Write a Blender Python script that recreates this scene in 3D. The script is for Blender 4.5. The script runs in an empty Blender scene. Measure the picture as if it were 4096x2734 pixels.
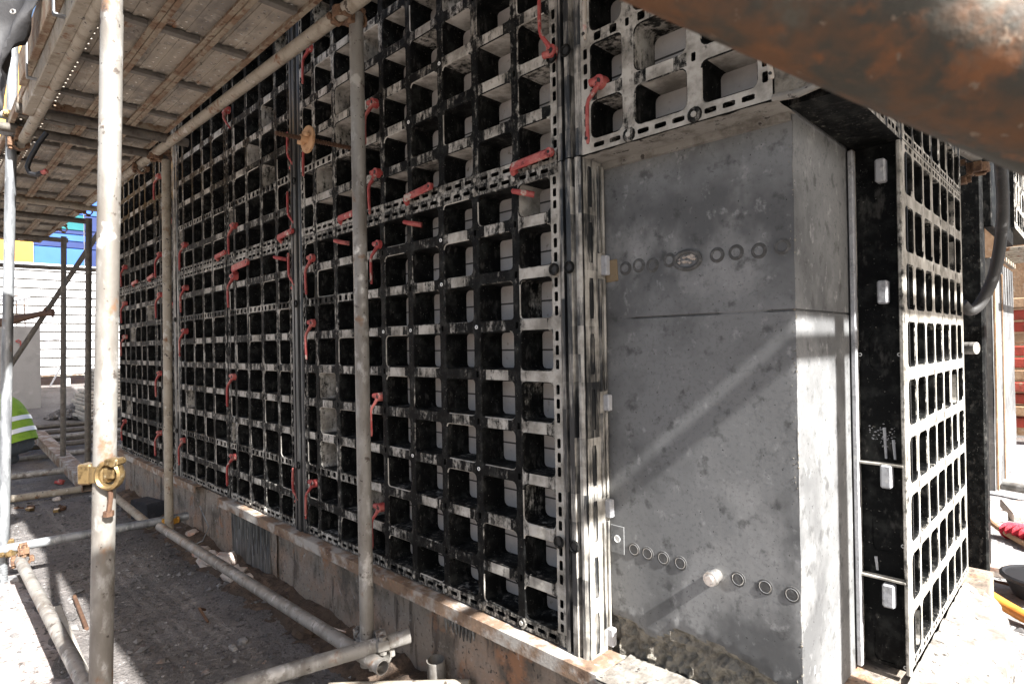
import bpy, math, random
from mathutils import Vector, Matrix, noise
random.seed(7)
R = math.radians
scn = bpy.context.scene
col = scn.collection
# ------------------------------------------------------------------ camera
cam_d = bpy.data.cameras.new('camera'); cam = bpy.data.objects.new('camera', cam_d); col.objects.link(cam)
scn.camera = cam
cam_d.sensor_width = 36; cam_d.lens = 20.984; cam_d.clip_start = .02; cam_d.clip_end = 2000
CR, CU, CF = Vector((.7099, .7041, -.01769)), Vector((.01537, .00962, .99984)), Vector((-.70434, .70985, .00398))
m3 = Matrix((CR, CU, -CF)).transposed()
cam.matrix_world = Matrix.Translation((1.2347, -1.2727, .8434)) @ m3.to_4x4()
cam_d.dof.use_dof = True; cam_d.dof.focus_distance = 2.6; cam_d.dof.aperture_fstop = 9.0
# ------------------------------------------------------------------ sky, sun, exposure
SUN = Vector((-1.165, .088, -1)).normalized()
w = bpy.data.worlds.new('World'); scn.world = w; w.use_nodes = True
nt = w.node_tree; nt.nodes.clear()
sky = nt.nodes.new('ShaderNodeTexSky'); sky.sky_type = 'NISHITA'; sky.sun_disc = False
sky.sun_elevation = math.asin(-SUN.z); sky.sun_rotation = math.atan2(-SUN.x, -SUN.y)
sky.air_density = 1.0; sky.dust_density = 3.5; sky.ozone_density = 1.0
bg = nt.nodes.new('ShaderNodeBackground'); bg.inputs[1].default_value = .05
wo = nt.nodes.new('ShaderNodeOutputWorld')
nt.links.new(sky.outputs[0], bg.inputs[0]); nt.links.new(bg.outputs[0], wo.inputs[0])
sl = bpy.data.lights.new('sun', 'SUN'); sl.energy = 5.0; sl.angle = R(.55); sl.color = (1, .985, .97)
so = bpy.data.objects.new('sun', sl); col.objects.link(so); so.location = (6, 0, 9)
so.rotation_euler = SUN.to_track_quat('-Z', 'Y').to_euler()
scn.view_settings.view_transform = 'Standard'; scn.view_settings.look = 'None'
scn.view_settings.exposure = 2.3; scn.view_settings.gamma = 1

# ------------------------------------------------------------------ materials
def M(name, c, layers=(), rough=.7, metal=0., bump=None, dust=None, spec=.4, dst=(1, 1, .7)):
    """layers: (colour, noise scale, lo, hi, stretch) mixed over the base in world space; dust: (colour, contrast)"""
    m = bpy.data.materials.new(name); m.use_nodes = True
    n = m.node_tree; N, L = n.nodes, n.links
    b = N['Principled BSDF']
    geo = N.new('ShaderNodeNewGeometry')
    def tex(scale, stretch=(1, 1, 1), detail=5.):
        mp = N.new('ShaderNodeMapping'); mp.inputs['Scale'].default_value = stretch
        L.new(geo.outputs['Position'], mp.inputs['Vector'])
        t = N.new('ShaderNodeTexNoise'); t.inputs['Scale'].default_value = scale
        t.inputs['Detail'].default_value = detail; t.inputs['Roughness'].default_value = .62
        L.new(mp.outputs[0], t.inputs['Vector']); return t
    cur = None
    def mix(fac, colour):
        nonlocal cur
        x = N.new('ShaderNodeMix'); x.data_type = 'RGBA'
        if cur is None: x.inputs['A'].default_value = (*c, 1)
        else: L.new(cur, x.inputs['A'])
        x.inputs['B'].default_value = (*colour, 1); L.new(fac, x.inputs['Factor']); cur = x.outputs['Result']
        return x
    def ramp(sock, lo, hi, top=1.):
        r = N.new('ShaderNodeMapRange'); r.inputs['From Min'].default_value = lo; r.inputs['From Max'].default_value = hi
        r.inputs['To Max'].default_value = top
        r.interpolation_type = 'SMOOTHSTEP'; L.new(sock, r.inputs['Value']); return r.outputs[0]
    for ly in layers:
        colour, sc, lo, hi = ly[:4]; st = ly[4] if len(ly) > 4 else (1, 1, 1); top = ly[5] if len(ly) > 5 else 1.
        mix(ramp(tex(sc, st).outputs['Fac'], lo, hi, top), colour)
    df = None
    if dust:
        dc, dc2 = dust
        at = N.new('ShaderNodeAttribute'); at.attribute_name = 'dust'
        t1 = tex(55, dst, 9.); t2 = tex(8, (1, 1, 1), 3.); t3 = tex(60, (1, 1, .12), 4.)
        t1.inputs['Roughness'].default_value = .75
        a0 = N.new('ShaderNodeMath'); a0.operation = 'MULTIPLY_ADD'; a0.inputs[1].default_value = .55; L.new(t3.outputs['Fac'], a0.inputs[0]); L.new(at.outputs['Fac'], a0.inputs[2])
        a2 = N.new('ShaderNodeMath'); a2.operation = 'MULTIPLY_ADD'; a2.inputs[1].default_value = .5; L.new(t2.outputs['Fac'], a2.inputs[0]); L.new(a0.outputs[0], a2.inputs[2])
        a = N.new('ShaderNodeMath'); a.operation = 'MULTIPLY_ADD'; a.inputs[1].default_value = 1.0; L.new(t1.outputs['Fac'], a.inputs[0]); L.new(a2.outputs[0], a.inputs[2])
        df = ramp(a.outputs[0], 1.44, 1.70)
        x = N.new('ShaderNodeMix'); x.data_type = 'RGBA'; x.inputs['A'].default_value = (*dc, 1); x.inputs['B'].default_value = (*dc2, 1)
        L.new(ramp(tex(14).outputs['Fac'], .35, .68), x.inputs['Factor'])
        y = mix(df, dc); L.new(x.outputs['Result'], y.inputs['B'])
        rr = N.new('ShaderNodeMapRange'); rr.inputs['To Min'].default_value = rough; rr.inputs['To Max'].default_value = .95
        L.new(df, rr.inputs['Value']); L.new(rr.outputs[0], b.inputs['Roughness'])
    if cur is not None: L.new(cur, b.inputs['Base Color'])
    else: b.inputs['Base Color'].default_value = (*c, 1)
    if not dust: b.inputs['Roughness'].default_value = rough
    b.inputs['Metallic'].default_value = metal; b.inputs['Specular IOR Level'].default_value = spec
    if bump:
        sc, st, d = bump[:3]; stretch = bump[3] if len(bump) > 3 else (1, 1, 1)
        bp = N.new('ShaderNodeBump'); bp.inputs['Strength'].default_value = st; bp.inputs['Distance'].default_value = d
        L.new(tex(sc, stretch, 8.).outputs['Fac'], bp.inputs['Height']); L.new(bp.outputs[0], b.inputs['Normal'])
    m['src'] = 1
    return m
CEM, CEM2 = (.44, .415, .37), (.19, .175, .15)
mt = {}
mt['plastic'] = M('black_plastic', (.004, .0042, .0042), [((.020, .0205, .019), 22, .46, .70), ((.055, .052, .047), 38, .54, .72, (1, 1, .5), .8), ((.22, .205, .18), 150, .66, .71)], rough=.62, bump=(60, .25, .004), dust=(CEM, CEM2), spec=.08)
mt['sheet'] = M('face_sheet', (.46, .42, .385), [((.36, .325, .30), 9, .4, .7), ((.20, .17, .14), 45, .60, .76)], rough=.8, bump=(80, .2, .002))
mt['red'] = M('red_plastic', (.30, .045, .042), [((.38, .12, .10), 12, .45, .65), ((.12, .016, .015), 50, .54, .68), ((.40, .33, .28), 26, .58, .66)], rough=.55, bump=(90, .2, .002))
mt['reddusty'] = M('red_plastic_under_cement', (.40, .36, .31), [((.38, .10, .08), 30, .55, .62), ((.52, .49, .44), 60, .5, .7)], rough=.9, bump=(70, .4, .004))
mt['conc'] = M('cast_concrete', (.158, .158, .155), [((.062, .062, .062), 2.3, .42, .62, (1, 1, 1), .8), ((.245, .242, .234), 3.4, .52, .68, (1, 1, .7), .8), ((.045, .0445, .043), 20, .545, .69, (1, 1, 1), .75), ((.28, .277, .27), 30, .57, .72, (1, 1, .8), .7), ((.095, .094, .092), 90, .5, .7, (1, 1, 1), .6), ((.022, .021, .02), 120, .645, .68)], rough=.78, bump=(70, .16, .002))
mt['mortar'] = M('dried_mortar', (.22, .205, .18), [((.13, .115, .097), 18, .45, .65), ((.32, .305, .28), 40, .52, .72), ((.05, .042, .035), 40, .58, .66)], rough=.95, bump=(60, .8, .006))
mt['honey'] = M('honeycombed_concrete', (.22, .20, .165), [((.11, .098, .08), 40, .45, .65), ((.09, .08, .065), 18, .52, .72)], rough=.95, bump=(90, .9, .012))
mt['plinth'] = M('plinth_concrete', (.25, .21, .17), [((.30, .19, .125), 3.2, .45, .72), ((.11, .09, .07), 7, .47, .66, (1, 1, .7)), ((.065, .05, .04), 13, .55, .66, (1, 1, .13), .85), ((.30, .15, .08), 6, .58, .70), ((.42, .40, .36), 26, .58, .78), ((.05, .042, .036), 60, .58, .68)], rough=.9, bump=(45, .8, .01))
mt['drip'] = M('cement_drips', (.13, .125, .115), [((.05, .046, .042), 60, .45, .6, (1, 1, .08)), ((.42, .40, .37), 75, .56, .68, (1, 1, .05))], rough=.85, bump=(60, .7, .006, (1, 1, .1)))
mt['rust'] = M('rusty_steel', (.20, .135, .09), [((.10, .06, .04), 16, .45, .7), ((.27, .16, .10), 35, .5, .72), ((.34, .315, .28), 9, .44, .60), ((.45, .43, .40), 60, .62, .75)], rough=.85, metal=.1, bump=(90, .5, .004))
mt['rustdark'] = M('dark_rust', (.085, .045, .027), [((.14, .075, .04), 22, .5, .72), ((.05, .027, .018), 40, .52, .74)], rough=.8, metal=.2, bump=(110, .4, .003))
mt['galv'] = M('galvanised_tube', (.235, .222, .20), [((.145, .13, .112), 9, .43, .64, (1, 1, .35)), ((.33, .32, .30), 30, .52, .72, (1, 1, .5)), ((.17, .10, .06), 11, .58, .70), ((.075, .06, .05), 20, .60, .68), ((.42, .40, .37), 7, .60, .66, (1, 1, 1), .8), ((.05, .04, .032), 60, .64, .70)], rough=.6, metal=.25, bump=(70, .3, .003))
mt['galvcold'] = M('weathered_galvanised_tube', (.25, .26, .265), [((.13, .135, .14), 14, .42, .62, (1, 1, .3)), ((.42, .42, .41), 40, .56, .7, (1, 1, .4)), ((.17, .10, .06), 12, .66, .78)], rough=.55, metal=.35, bump=(60, .35, .003))
mt['galvwarm'] = M('cement_stained_tube', (.30, .265, .21), [((.20, .165, .12), 18, .45, .68), ((.42, .39, .34), 30, .54, .74), ((.16, .075, .035), 14, .58, .70), ((.06, .046, .034), 30, .60, .68), ((.46, .43, .38), 9, .60, .66, (1, 1, 1), .8)], rough=.75, metal=.1, bump=(80, .5, .004))
mt['tubedark'] = M('dark_tube', (.095, .085, .072), [((.16, .14, .115), 16, .5, .72), ((.06, .045, .035), 30, .5, .7)], rough=.7, metal=.2, bump=(70, .3, .003))
mt['bigpipe'] = M('rusted_near_tube', (.13, .062, .028), [((.048, .044, .034), 9, .44, .58), ((.18, .075, .03), 34, .52, .70), ((.095, .09, .07), 16, .54, .70), ((.50, .38, .27), 60, .65, .70), ((.03, .02, .015), 60, .62, .74)], rough=.6, metal=.15, bump=(120, .6, .002))
mt['brass'] = M('zinc_yellow_coupler', (.24, .165, .075), [((.10, .065, .03), 40, .48, .66), ((.38, .31, .20), 60, .56, .72)], rough=.38, metal=.7, bump=(120, .3, .002))
mt['yellowc'] = M('painted_yellow_coupler', (.50, .25, .03), [((.22, .10, .03), 50, .5, .7)], rough=.6, bump=(120, .4, .002))
mt['rustc'] = M('rusty_coupler', (.15, .085, .048), [((.07, .038, .024), 45, .45, .65), ((.25, .165, .10), 70, .56, .72)], rough=.85, bump=(120, .6, .003))
mt['deck'] = M('perforated_steel_plank', (.33, .29, .235), [((.20, .18, .155), 5, .45, .66), ((.43, .395, .335), 14, .52, .74), ((.235, .105, .045), 9, .60, .74), ((.06, .048, .036), 38, .60, .74), ((.40, .38, .34), 60, .66, .76)], rough=.8, metal=.1, bump=(60, .4, .004))
mt['deckrust'] = M('rusted_plank_edge', (.19, .125, .08), [((.27, .225, .165), 11, .42, .58), ((.10, .045, .022), 40, .5, .7)], rough=.85, bump=(80, .5, .003))
mt['crossbar'] = M('grey_crossbar', (.16, .145, .125), [((.10, .09, .08), 20, .5, .7)], rough=.7, metal=.2, bump=(60, .3, .002))
mt['ground'] = M('site_dirt', (.165, .150, .140), [((.105, .095, .088), 1.6, .4, .66), ((.22, .20, .186), 5, .52, .76), ((.21, .14, .11), 2.3, .60, .78), ((.06, .054, .05), 30, .54, .68), ((.32, .305, .29), 80, .62, .72)], rough=.95, bump=(48, 1., .03))
mt['gravel'] = M('gravel_bits', (.16, .15, .143), [((.075, .07, .067), 7, .4, .6), ((.32, .305, .29), 16, .56, .7), ((.23, .15, .115), 3, .6, .72)], rough=.95, bump=(90, .5, .004))
mt['washer'] = M('orange_rusted_plate', (.46, .27, .14), [((.28, .14, .06), 30, .5, .7), ((.12, .06, .03), 40, .6, .72)], rough=.8, bump=(90, .4, .003))
mt['soil'] = M('dark_soil', (.085, .06, .043), [((.17, .115, .08), 9, .5, .72), ((.045, .03, .022), 30, .48, .68)], rough=1, bump=(40, 1., .02))
mt['rubble'] = M('pale_rubble', (.46, .40, .35), [((.52, .30, .22), 12, .5, .7), ((.30, .24, .20), 40, .55, .72)], rough=.95, bump=(70, .8, .006))
mt['white'] = M('white_sheet', (.60, .60, .61), [((.5, .5, .49), 3, .5, .8)], rough=.5)
mt['yellow'] = M('yellow_cladding', (.50, .24, .018), [((.54, .28, .03), .6, .4, .7)], rough=.45)
mt['blue'] = M('blue_cladding', (.018, .075, .27), [((.025, .095, .31), .7, .4, .7)], rough=.4)
mt['navy'] = M('navy_cladding', (.006, .018, .085), [((.009, .025, .11), 1, .4, .7)], rough=.4)
mt['teal'] = M('teal_glazing', (.01, .09, .10), [((.02, .12, .13), .8, .4, .7)], rough=.15)
mt['greyc'] = M('grey_frame', (.3, .3, .31), rough=.5)
mt['farconc'] = M('far_concrete', (.235, .228, .22), [((.16, .155, .15), 1.2, .42, .68), ((.34, .33, .32), 2.6, .55, .74)], rough=.9, bump=(12, .4, .01))
mt['steelbar'] = M('reinforcing_bar', (.12, .085, .065), [((.2, .12, .07), 20, .5, .7)], rough=.8)
mt['board'] = M('weathered_board', (.40, .37, .32), [((.26, .235, .2), 5, .45, .7, (1, .3, 1)), ((.5, .48, .44), 16, .55, .75)], rough=.9, bump=(30, .4, .006))
mt['timber'] = M('rough_timber', (.34, .22, .13), [((.24, .14, .075), 7, .45, .7), ((.42, .33, .24), 16, .54, .74)], rough=.9, bump=(40, .5, .006))
mt['redtimber'] = M('red_painted_timber', (.36, .055, .035), [((.22, .05, .03), 6, .45, .7), ((.36, .24, .16), 14, .6, .76)], rough=.8, bump=(40, .4, .006))
mt['black'] = M('black_rubber', (.012, .012, .013), rough=.5)
mt['hose'] = M('grey_hose', (.045, .043, .041), [((.08, .077, .073), 20, .5, .75)], rough=.6, bump=(60, .2, .003))
mt['orange'] = M('orange_pipe', (.62, .24, .04), [((.5, .16, .03), 14, .5, .7)], rough=.45)
mt['netred'] = M('red_netting', (.66, .05, .07), [((.5, .02, .035), 60, .45, .62)], rough=.8, bump=(90, 1., .01))
mt['tarp'] = M('grey_tarpaulin', (.032, .031, .032), [((.022, .021, .021), 6, .45, .7)], rough=.65, bump=(25, .3, .01))
mt['vest'] = M('hi_vis_fabric', (.16, .27, .02), [((.11, .20, .012), 14, .5, .72)], rough=.8, bump=(30, .6, .01))
mt['tape'] = M('reflective_tape', (.55, .56, .58), rough=.35, metal=.2)
mt['cloth'] = M('dark_workwear', (.022, .025, .032), [((.04, .042, .05), 16, .5, .7)], rough=.95, bump=(30, .5, .01))
mt['clothgrey'] = M('grey_workwear', (.07, .078, .085), [((.11, .115, .12), 16, .5, .7)], rough=.95, bump=(30, .5, .01))
mt['skin'] = M('dark_brown_skin', (.075, .038, .022), [((.10, .05, .03), 30, .45, .7)], rough=.5)
mt['helmet'] = M('pale_grey_helmet', (.42, .43, .45), rough=.4)
mt['clip'] = M('grey_clip', (.36, .36, .37), [((.22, .22, .22), 40, .5, .72), ((.5, .49, .47), 70, .55, .7)], rough=.7, bump=(90, .4, .003))
mt['plug'] = M('white_plug', (.7, .7, .68), rough=.5)
mt['darkhole'] = M('dark_steel', (.02, .019, .018), rough=.6)
mt['steelnew'] = M('bright_steel', (.55, .53, .50), [((.35, .32, .28), 60, .5, .7)], rough=.35, metal=.8)
mt['stain'] = M('damp_concrete_ring', (.06, .058, .055), [((.11, .108, .104), 60, .45, .7)], rough=.75, bump=(90, .3, .003))
mt['plywood'] = M('plywood_scrap', (.20, .145, .085), [((.12, .085, .05), 60, .5, .7), ((.28, .23, .16), 30, .55, .7)], rough=.85)
mt['blackchan'] = M('dark_channel', (.02, .021, .022), [((.045, .045, .045), 25, .5, .7, (1, 1, .2))], rough=.4, metal=.1, bump=(60, .3, .003, (1, 1, .1)), dust=(CEM, CEM2), dst=(1, 1, .07))
def line_sheet(m, px, pz):
    """thin moulding lines across the face sheet, one each way per cell"""
    n = m.node_tree; N, L = n.nodes, n.links; b = N['Principled BSDF']
    tc = N.new('ShaderNodeTexCoord'); sp = N.new('ShaderNodeSeparateXYZ'); L.new(tc.outputs['Object'], sp.inputs[0])
    outs = []
    for ax, p, wd in ((0, px, .010), (2, pz, .018)):
        d = N.new('ShaderNodeMath'); d.operation = 'DIVIDE'; d.inputs[1].default_value = p; L.new(sp.outputs[ax], d.inputs[0])
        f = N.new('ShaderNodeMath'); f.operation = 'FRACT'; L.new(d.outputs[0], f.inputs[0])
        s = N.new('ShaderNodeMath'); s.operation = 'COMPARE'; s.inputs[1].default_value = .5; s.inputs[2].default_value = wd; L.new(f.outputs[0], s.inputs[0]); outs.append(s)
    mx = N.new('ShaderNodeMath'); mx.operation = 'MAXIMUM'; L.new(outs[0].outputs[0], mx.inputs[0]); L.new(outs[1].outputs[0], mx.inputs[1])
    x = N.new('ShaderNodeMix'); x.data_type = 'RGBA'; src = b.inputs['Base Color'].links[0].from_socket
    L.new(src, x.inputs['A']); x.inputs['B'].default_value = (.05, .045, .04, 1); L.new(mx.outputs[0], x.inputs['Factor'])
    L.new(x.outputs['Result'], b.inputs['Base Color'])
line_sheet(mt['sheet'], .177, .15)

# ------------------------------------------------------------------ mesh helpers
V = Vector
def tag(o, label=None, cat=None, group=None, kind=None):
    if label: o['label'] = label
    if cat: o['category'] = cat
    if group: o['group'] = group
    if kind: o['kind'] = kind
    return o
def empty(name, loc=(0, 0, 0), label=None, cat=None, group=None, rz=0):
    o = bpy.data.objects.new(name, None); col.objects.link(o); o.location = loc; o.rotation_euler = (0, 0, rz)
    o.empty_display_size = .05
    return tag(o, label, cat, group)
def frame(d):
    d = V(d).normalized(); a = V((0, 0, 1)) if abs(d.z) < .9 else V((1, 0, 0))
    x = d.cross(a).normalized(); return x, d.cross(x).normalized(), d
class MB:
    def __init__(s): s.v = []; s.f = []; s.d = []
    def add(s, vs, fs, dust=0.):
        k = len(s.v); s.v += [tuple(p) for p in vs]
        for f in fs: s.f.append([i + k for i in f]); s.d.append(dust)
    def box(s, c, h, rot=None, dust=0.):
        c = V(c); P = []
        for x in (-1, 1):
            for y in (-1, 1):
                for z in (-1, 1):
                    p = V((x * h[0], y * h[1], z * h[2])); P.append(c + (rot @ p if rot else p))
        s.add(P, [(0, 1, 3, 2), (4, 6, 7, 5), (0, 4, 5, 1), (2, 3, 7, 6), (0, 2, 6, 4), (1, 5, 7, 3)], dust)
    def lohi(s, a, b, dust=0.): s.box([(a[i] + b[i]) / 2 for i in range(3)], [abs(b[i] - a[i]) / 2 for i in range(3)], None, dust)
    def bev(s, c, h, b, rot=None, dust=0.):
        """box with chamfered edges"""
        c = V(c); P = []; F = []
        for sx in (-1, 1):
            for sy in (-1, 1):
                for sz in (-1, 1):
                    for ax in range(3):
                        q = [sx * h[0], sy * h[1], sz * h[2]]
                        for o in range(3):
                            if o != ax: q[o] -= math.copysign(b, q[o])
                        p = V(q); P.append(c + (rot @ p if rot else p))
        def idx(sx, sy, sz, ax): return ((sx > 0) * 4 + (sy > 0) * 2 + (sz > 0)) * 3 + ax
        for ax in range(3):
            o1, o2 = (ax + 1) % 3, (ax + 2) % 3
            for sg in (-1, 1):
                q = []
                for a, bb in ((-1, -1), (1, -1), (1, 1), (-1, 1)):
                    t = [0, 0, 0]; t[ax] = sg; t[o1] = a; t[o2] = bb; q.append(idx(*t, ax))
                F.append(q if sg > 0 else q[::-1])
            for a in (-1, 1):
                for bb in (-1, 1):
                    t1 = [0, 0, 0]; t1[o1] = a; t1[o2] = bb; t0 = list(t1); t1[ax] = 1; t0[ax] = -1
                    q = [idx(*t0, o1), idx(*t1, o1), idx(*t1, o2), idx(*t0, o2)]; F.append(q if a * bb < 0 else q[::-1])
        for sx in (-1, 1):
            for sy in (-1, 1):
                for sz in (-1, 1):
                    q = [idx(sx, sy, sz, i) for i in range(3)]; F.append(q if sx * sy * sz > 0 else q[::-1])
        s.add(P, F, dust)
    def cyl(s, a, b, r, n=16, r2=None, cap=True, dust=0.):
        a, b = V(a), V(b); x, y, _ = frame(b - a); r2 = r if r2 is None else r2; P = []
        for p, rr in ((a, r), (b, r2)):
            for i in range(n):
                t = 2 * math.pi * i / n; P.append(p + (x * math.cos(t) + y * math.sin(t)) * rr)
        F = [(i, (i + 1) % n, n + (i + 1) % n, n + i) for i in range(n)]
        if cap: F += [tuple(range(n))[::-1], tuple(range(n, 2 * n))]
        s.add(P, F, dust)
    def pipe(s, a, b, r, th=.0035, n=18, segs=1):
        """hollow tube"""
        a, b = V(a), V(b); x, y, _ = frame(b - a); P = []; rings = []
        seq = [(a, r - th), (a, r)] + [(a.lerp(b, k / segs), r) for k in range(1, segs)] + [(b, r), (b, r - th), (b.lerp(a, min(.4, .15 / max((b - a).length, .01))), r - th)]
        seq = [(a.lerp(b, min(.4, .15 / max((b - a).length, .01))), r - th)] + seq
        for p, rr in seq:
            for i in range(n):
                t = 2 * math.pi * i / n; P.append(p + (x * math.cos(t) + y * math.sin(t)) * rr)
        F = []
        for k in range(len(seq) - 1):
            for i in range(n): F.append((k * n + i, k * n + (i + 1) % n, (k + 1) * n + (i + 1) % n, (k + 1) * n + i))
        s.add(P, F)
    def sweep(s, pts, r, n=10, cap=True, flat=None, dust=0.):
        """tube through pts; r number or list; flat=(ru,rv) elliptical factor"""
        pts = [V(p) for p in pts]; P = []; F = []; px = None
        for k, p in enumerate(pts):
            d = (pts[min(k + 1, len(pts) - 1)] - pts[max(k - 1, 0)]).normalized()
            if px is None: x, y, _ = frame(d)
            else: x = (px - d * px.dot(d)).normalized(); y = d.cross(x)
            px = x; rr = r[k] if isinstance(r, (list, tuple)) else r
            fu, fv = flat or (1, 1)
            for i in range(n):
                t = 2 * math.pi * i / n; P.append(p + x * math.cos(t) * rr * fu + y * math.sin(t) * rr * fv)
        for k in range(len(pts) - 1):
            for i in range(n): F.append((k * n + i, k * n + (i + 1) % n, (k + 1) * n + (i + 1) % n, (k + 1) * n + i))
        if cap: F += [tuple(range(n))[::-1], tuple(range((len(pts) - 1) * n, len(pts) * n))]
        s.add(P, F, dust)
    def torus(s, c, ax, R_, r, n=20, m=6, sq=None):
        c = V(c); x, y, z = frame(ax); P = []
        for i in range(n):
            t = 2 * math.pi * i / n; u = x * math.cos(t) + y * math.sin(t)
            for j in range(m):
                q = 2 * math.pi * (j + .5) / m
                P.append(c + u * (R_ + r * math.cos(q)) + z * (sq or r) * math.sin(q))
        F = [(i * m + j, ((i + 1) % n) * m + j, ((i + 1) % n) * m + (j + 1) % m, i * m + (j + 1) % m) for i in range(n) for j in range(m)]
        s.add(P, F)
    def rect(s, a, b, c, d, dust=0.): s.add([a, b, c, d], [(0, 1, 2, 3)], dust)
    def holed(s, O, U, Vv, N, u0, u1, v0, v1, ru, rv, depth, dust=0., n=8):
        """flat rectangle with one 8-sided hole and hole walls going along N"""
        O, U, Vv, N = V(O), V(U), V(Vv), V(N)
        cu, cv = (u0 + u1) / 2, (v0 + v1) / 2
        P = [O + U * a + Vv * b for a, b in ((u0, v0), (u1, v0), (u1, v1), (u0, v1))]
        k = .72
        lp = [(-ru, -rv * k), (-ru * k, -rv), (ru * k, -rv), (ru, -rv * k), (ru, rv * k), (ru * k, rv), (-ru * k, rv), (-ru, rv * k)]
        P += [O + U * (cu + a) + Vv * (cv + b) for a, b in lp]
        P += [O + U * (cu + a) + Vv * (cv + b) + N * depth for a, b in lp]
        F = [(0, 1, 6, 5), (1, 7, 6), (1, 2, 8, 7), (2, 9, 8), (2, 3, 10, 9), (3, 11, 10), (3, 0, 4, 11), (0, 5, 4)]
        s.add(P, F, dust)
        kk = len(s.v) - 20
        for i in range(8):
            s.f.append([kk + 4 + i, kk + 4 + (i + 1) % 8, kk + 12 + (i + 1) % 8, kk + 12 + i]); s.d.append(dust * .5)
    def build(s, name, mat, parent=None, smooth=False, local=False, origin=None):
        me = bpy.data.meshes.new(name)
        off = V((0, 0, 0))
        if parent is not None and not local:
            off = V(parent.location); q = parent
            if parent.parent is not None: off = off + V(parent.parent.location)
        elif origin is not None: off = V(origin)
        me.from_pydata([(V(p) - off)[:] for p in s.v], [], s.f)
        if any(s.d):
            at = me.attributes.new('dust', 'FLOAT', 'FACE'); at.data.foreach_set('value', s.d)
        me.materials.append(mt[mat] if isinstance(mat, str) else mat)
        if smooth:
            me.polygons.foreach_set('use_smooth', [True] * len(me.polygons))
            try: me.set_sharp_from_angle(angle=R(38))
            except Exception: pass
        me.update()
        o = bpy.data.objects.new(name, me); col.objects.link(o)
        if parent is not None: o.parent = parent
        elif origin is not None: o.location = origin
        return o
def copy_tree(o, parent=None):
    c = o.copy(); col.objects.link(c); c.parent = parent
    for ch in list(o.children): copy_tree(ch, c)
    return c

# ------------------------------------------------------------------ ground
GZ = -.39
def gz(x, y):
    z = GZ + .010 * noise.noise((x * 3, y * 3, 1)) + .005 * noise.noise((x * 11, y * 11, 4))
    if x < -14.6: z += .62 * min(1, (-14.6 - x) / 1.6) ** 1.2
    if -7 < x < 1.3 and -.42 < y < .2:      # soil thrown up against the plinth
        t = min(1, max(0, (y + .42) / .4))
        z += t * t * (.035 + .03 * noise.noise((x * 2.2, y * 4, 9)) + .018 * noise.noise((x * 9, y * 9, 2)))
    return z
def axis(lo, hi, step, ext):
    a = [lo + i * step for i in range(int((hi - lo) / step) + 1)]
    s = step; l = []; h = []; x = lo
    while x > -ext: s *= 1.35; x -= s; l.append(x)
    s = step; x = a[-1]
    while x < ext: s *= 1.35; x += s; h.append(x)
    return l[::-1] + a + h
gx, gy = axis(-8, 2.2, .04, 600), axis(-1.6, 5.0, .05, 600)
g = MB(); ny = len(gy)
g.v = [(x, y, gz(x, y)) for x in gx for y in gy]
g.f = [(i * ny + j, (i + 1) * ny + j, (i + 1) * ny + j + 1, i * ny + j + 1) for i in range(len(gx) - 1) for j in range(ny - 1)]
g.d = [0.] * len(g.f)
tag(g.build('ground', 'ground', smooth=True), kind='structure')
# soil strip piled against the plinth
sm = MB(); nx_, nyy = 150, 12
for i in range(nx_ + 1):
    for j in range(nyy + 1):
        x = -4.7 + 5.0 * i / nx_; y = -.20 + .30 * j / nyy; t = j / nyy
        z = gz(x, y) - .012 + math.sin(min(1, t * 1.25) * math.pi / 2) * (.035 + .03 * noise.noise((x * 3, 3, 7))) + .016 * noise.noise((x * 16, y * 16, 5)) * (t > .05)
        sm.v.append((x, y, z))
sm.f = [(i * (nyy + 1) + j, (i + 1) * (nyy + 1) + j, (i + 1) * (nyy + 1) + j + 1, i * (nyy + 1) + j + 1) for i in range(nx_) for j in range(nyy)]; sm.d = [0.] * len(sm.f)
tag(sm.build('soil_bank', 'soil', smooth=False), 'dark loose soil heaped along the foot of the plinth', 'soil', kind='stuff')
def stone(mb, c, r, sq=.6):
    P = []
    q = Matrix.Rotation(random.random() * 6.28, 3, 'Z') @ Matrix.Rotation(random.uniform(-.4, .4), 3, 'X')
    for p in ((1, 0, 0), (-1, 0, 0), (0, 1, 0), (0, -1, 0), (0, 0, 1), (0, 0, -1)):
        P.append(V(c) + q @ (V(p) * r * random.uniform(.65, 1.25)) * 1.0)
    for k in (4, 5): P[k].z = c[2] + (P[k].z - c[2]) * sq
    mb.add(P, [(0, 2, 4), (2, 1, 4), (1, 3, 4), (3, 0, 4), (2, 0, 5), (1, 2, 5), (3, 1, 5), (0, 3, 5)])
gr = MB()
for i in range(9000):
    if i < 7400: x, y = random.uniform(-5.5, .2), random.uniform(-1.25, .0)
    else: x, y = random.uniform(.55, 1.25), random.uniform(.6, 6)
    r = random.uniform(.0025, .007) if random.random() < .86 else (random.uniform(.008, .016) if random.random() < .9 else random.uniform(.016, .026))
    stone(gr, (x, y, gz(x, y) + r * .25), r)
tag(gr.build('gravel', 'gravel'), 'small grey gravel scattered over the site dirt', 'gravel', kind='stuff')
mt['sunlit_paint'] = M('painted_sunlit_ground', (.30, .285, .275), [((.19, .18, .17), 3, .45, .65), ((.38, .37, .36), 9, .5, .7), ((.12, .11, .10), 26, .58, .68), ((.36, .25, .21), 2.2, .58, .7)], rough=.95, bump=(40, 1., .02))  # whiter ground sheet at right; the sunlight's brightness is painted into its colour
cf = MB(); nu_, nv_ = 40, 90
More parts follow.
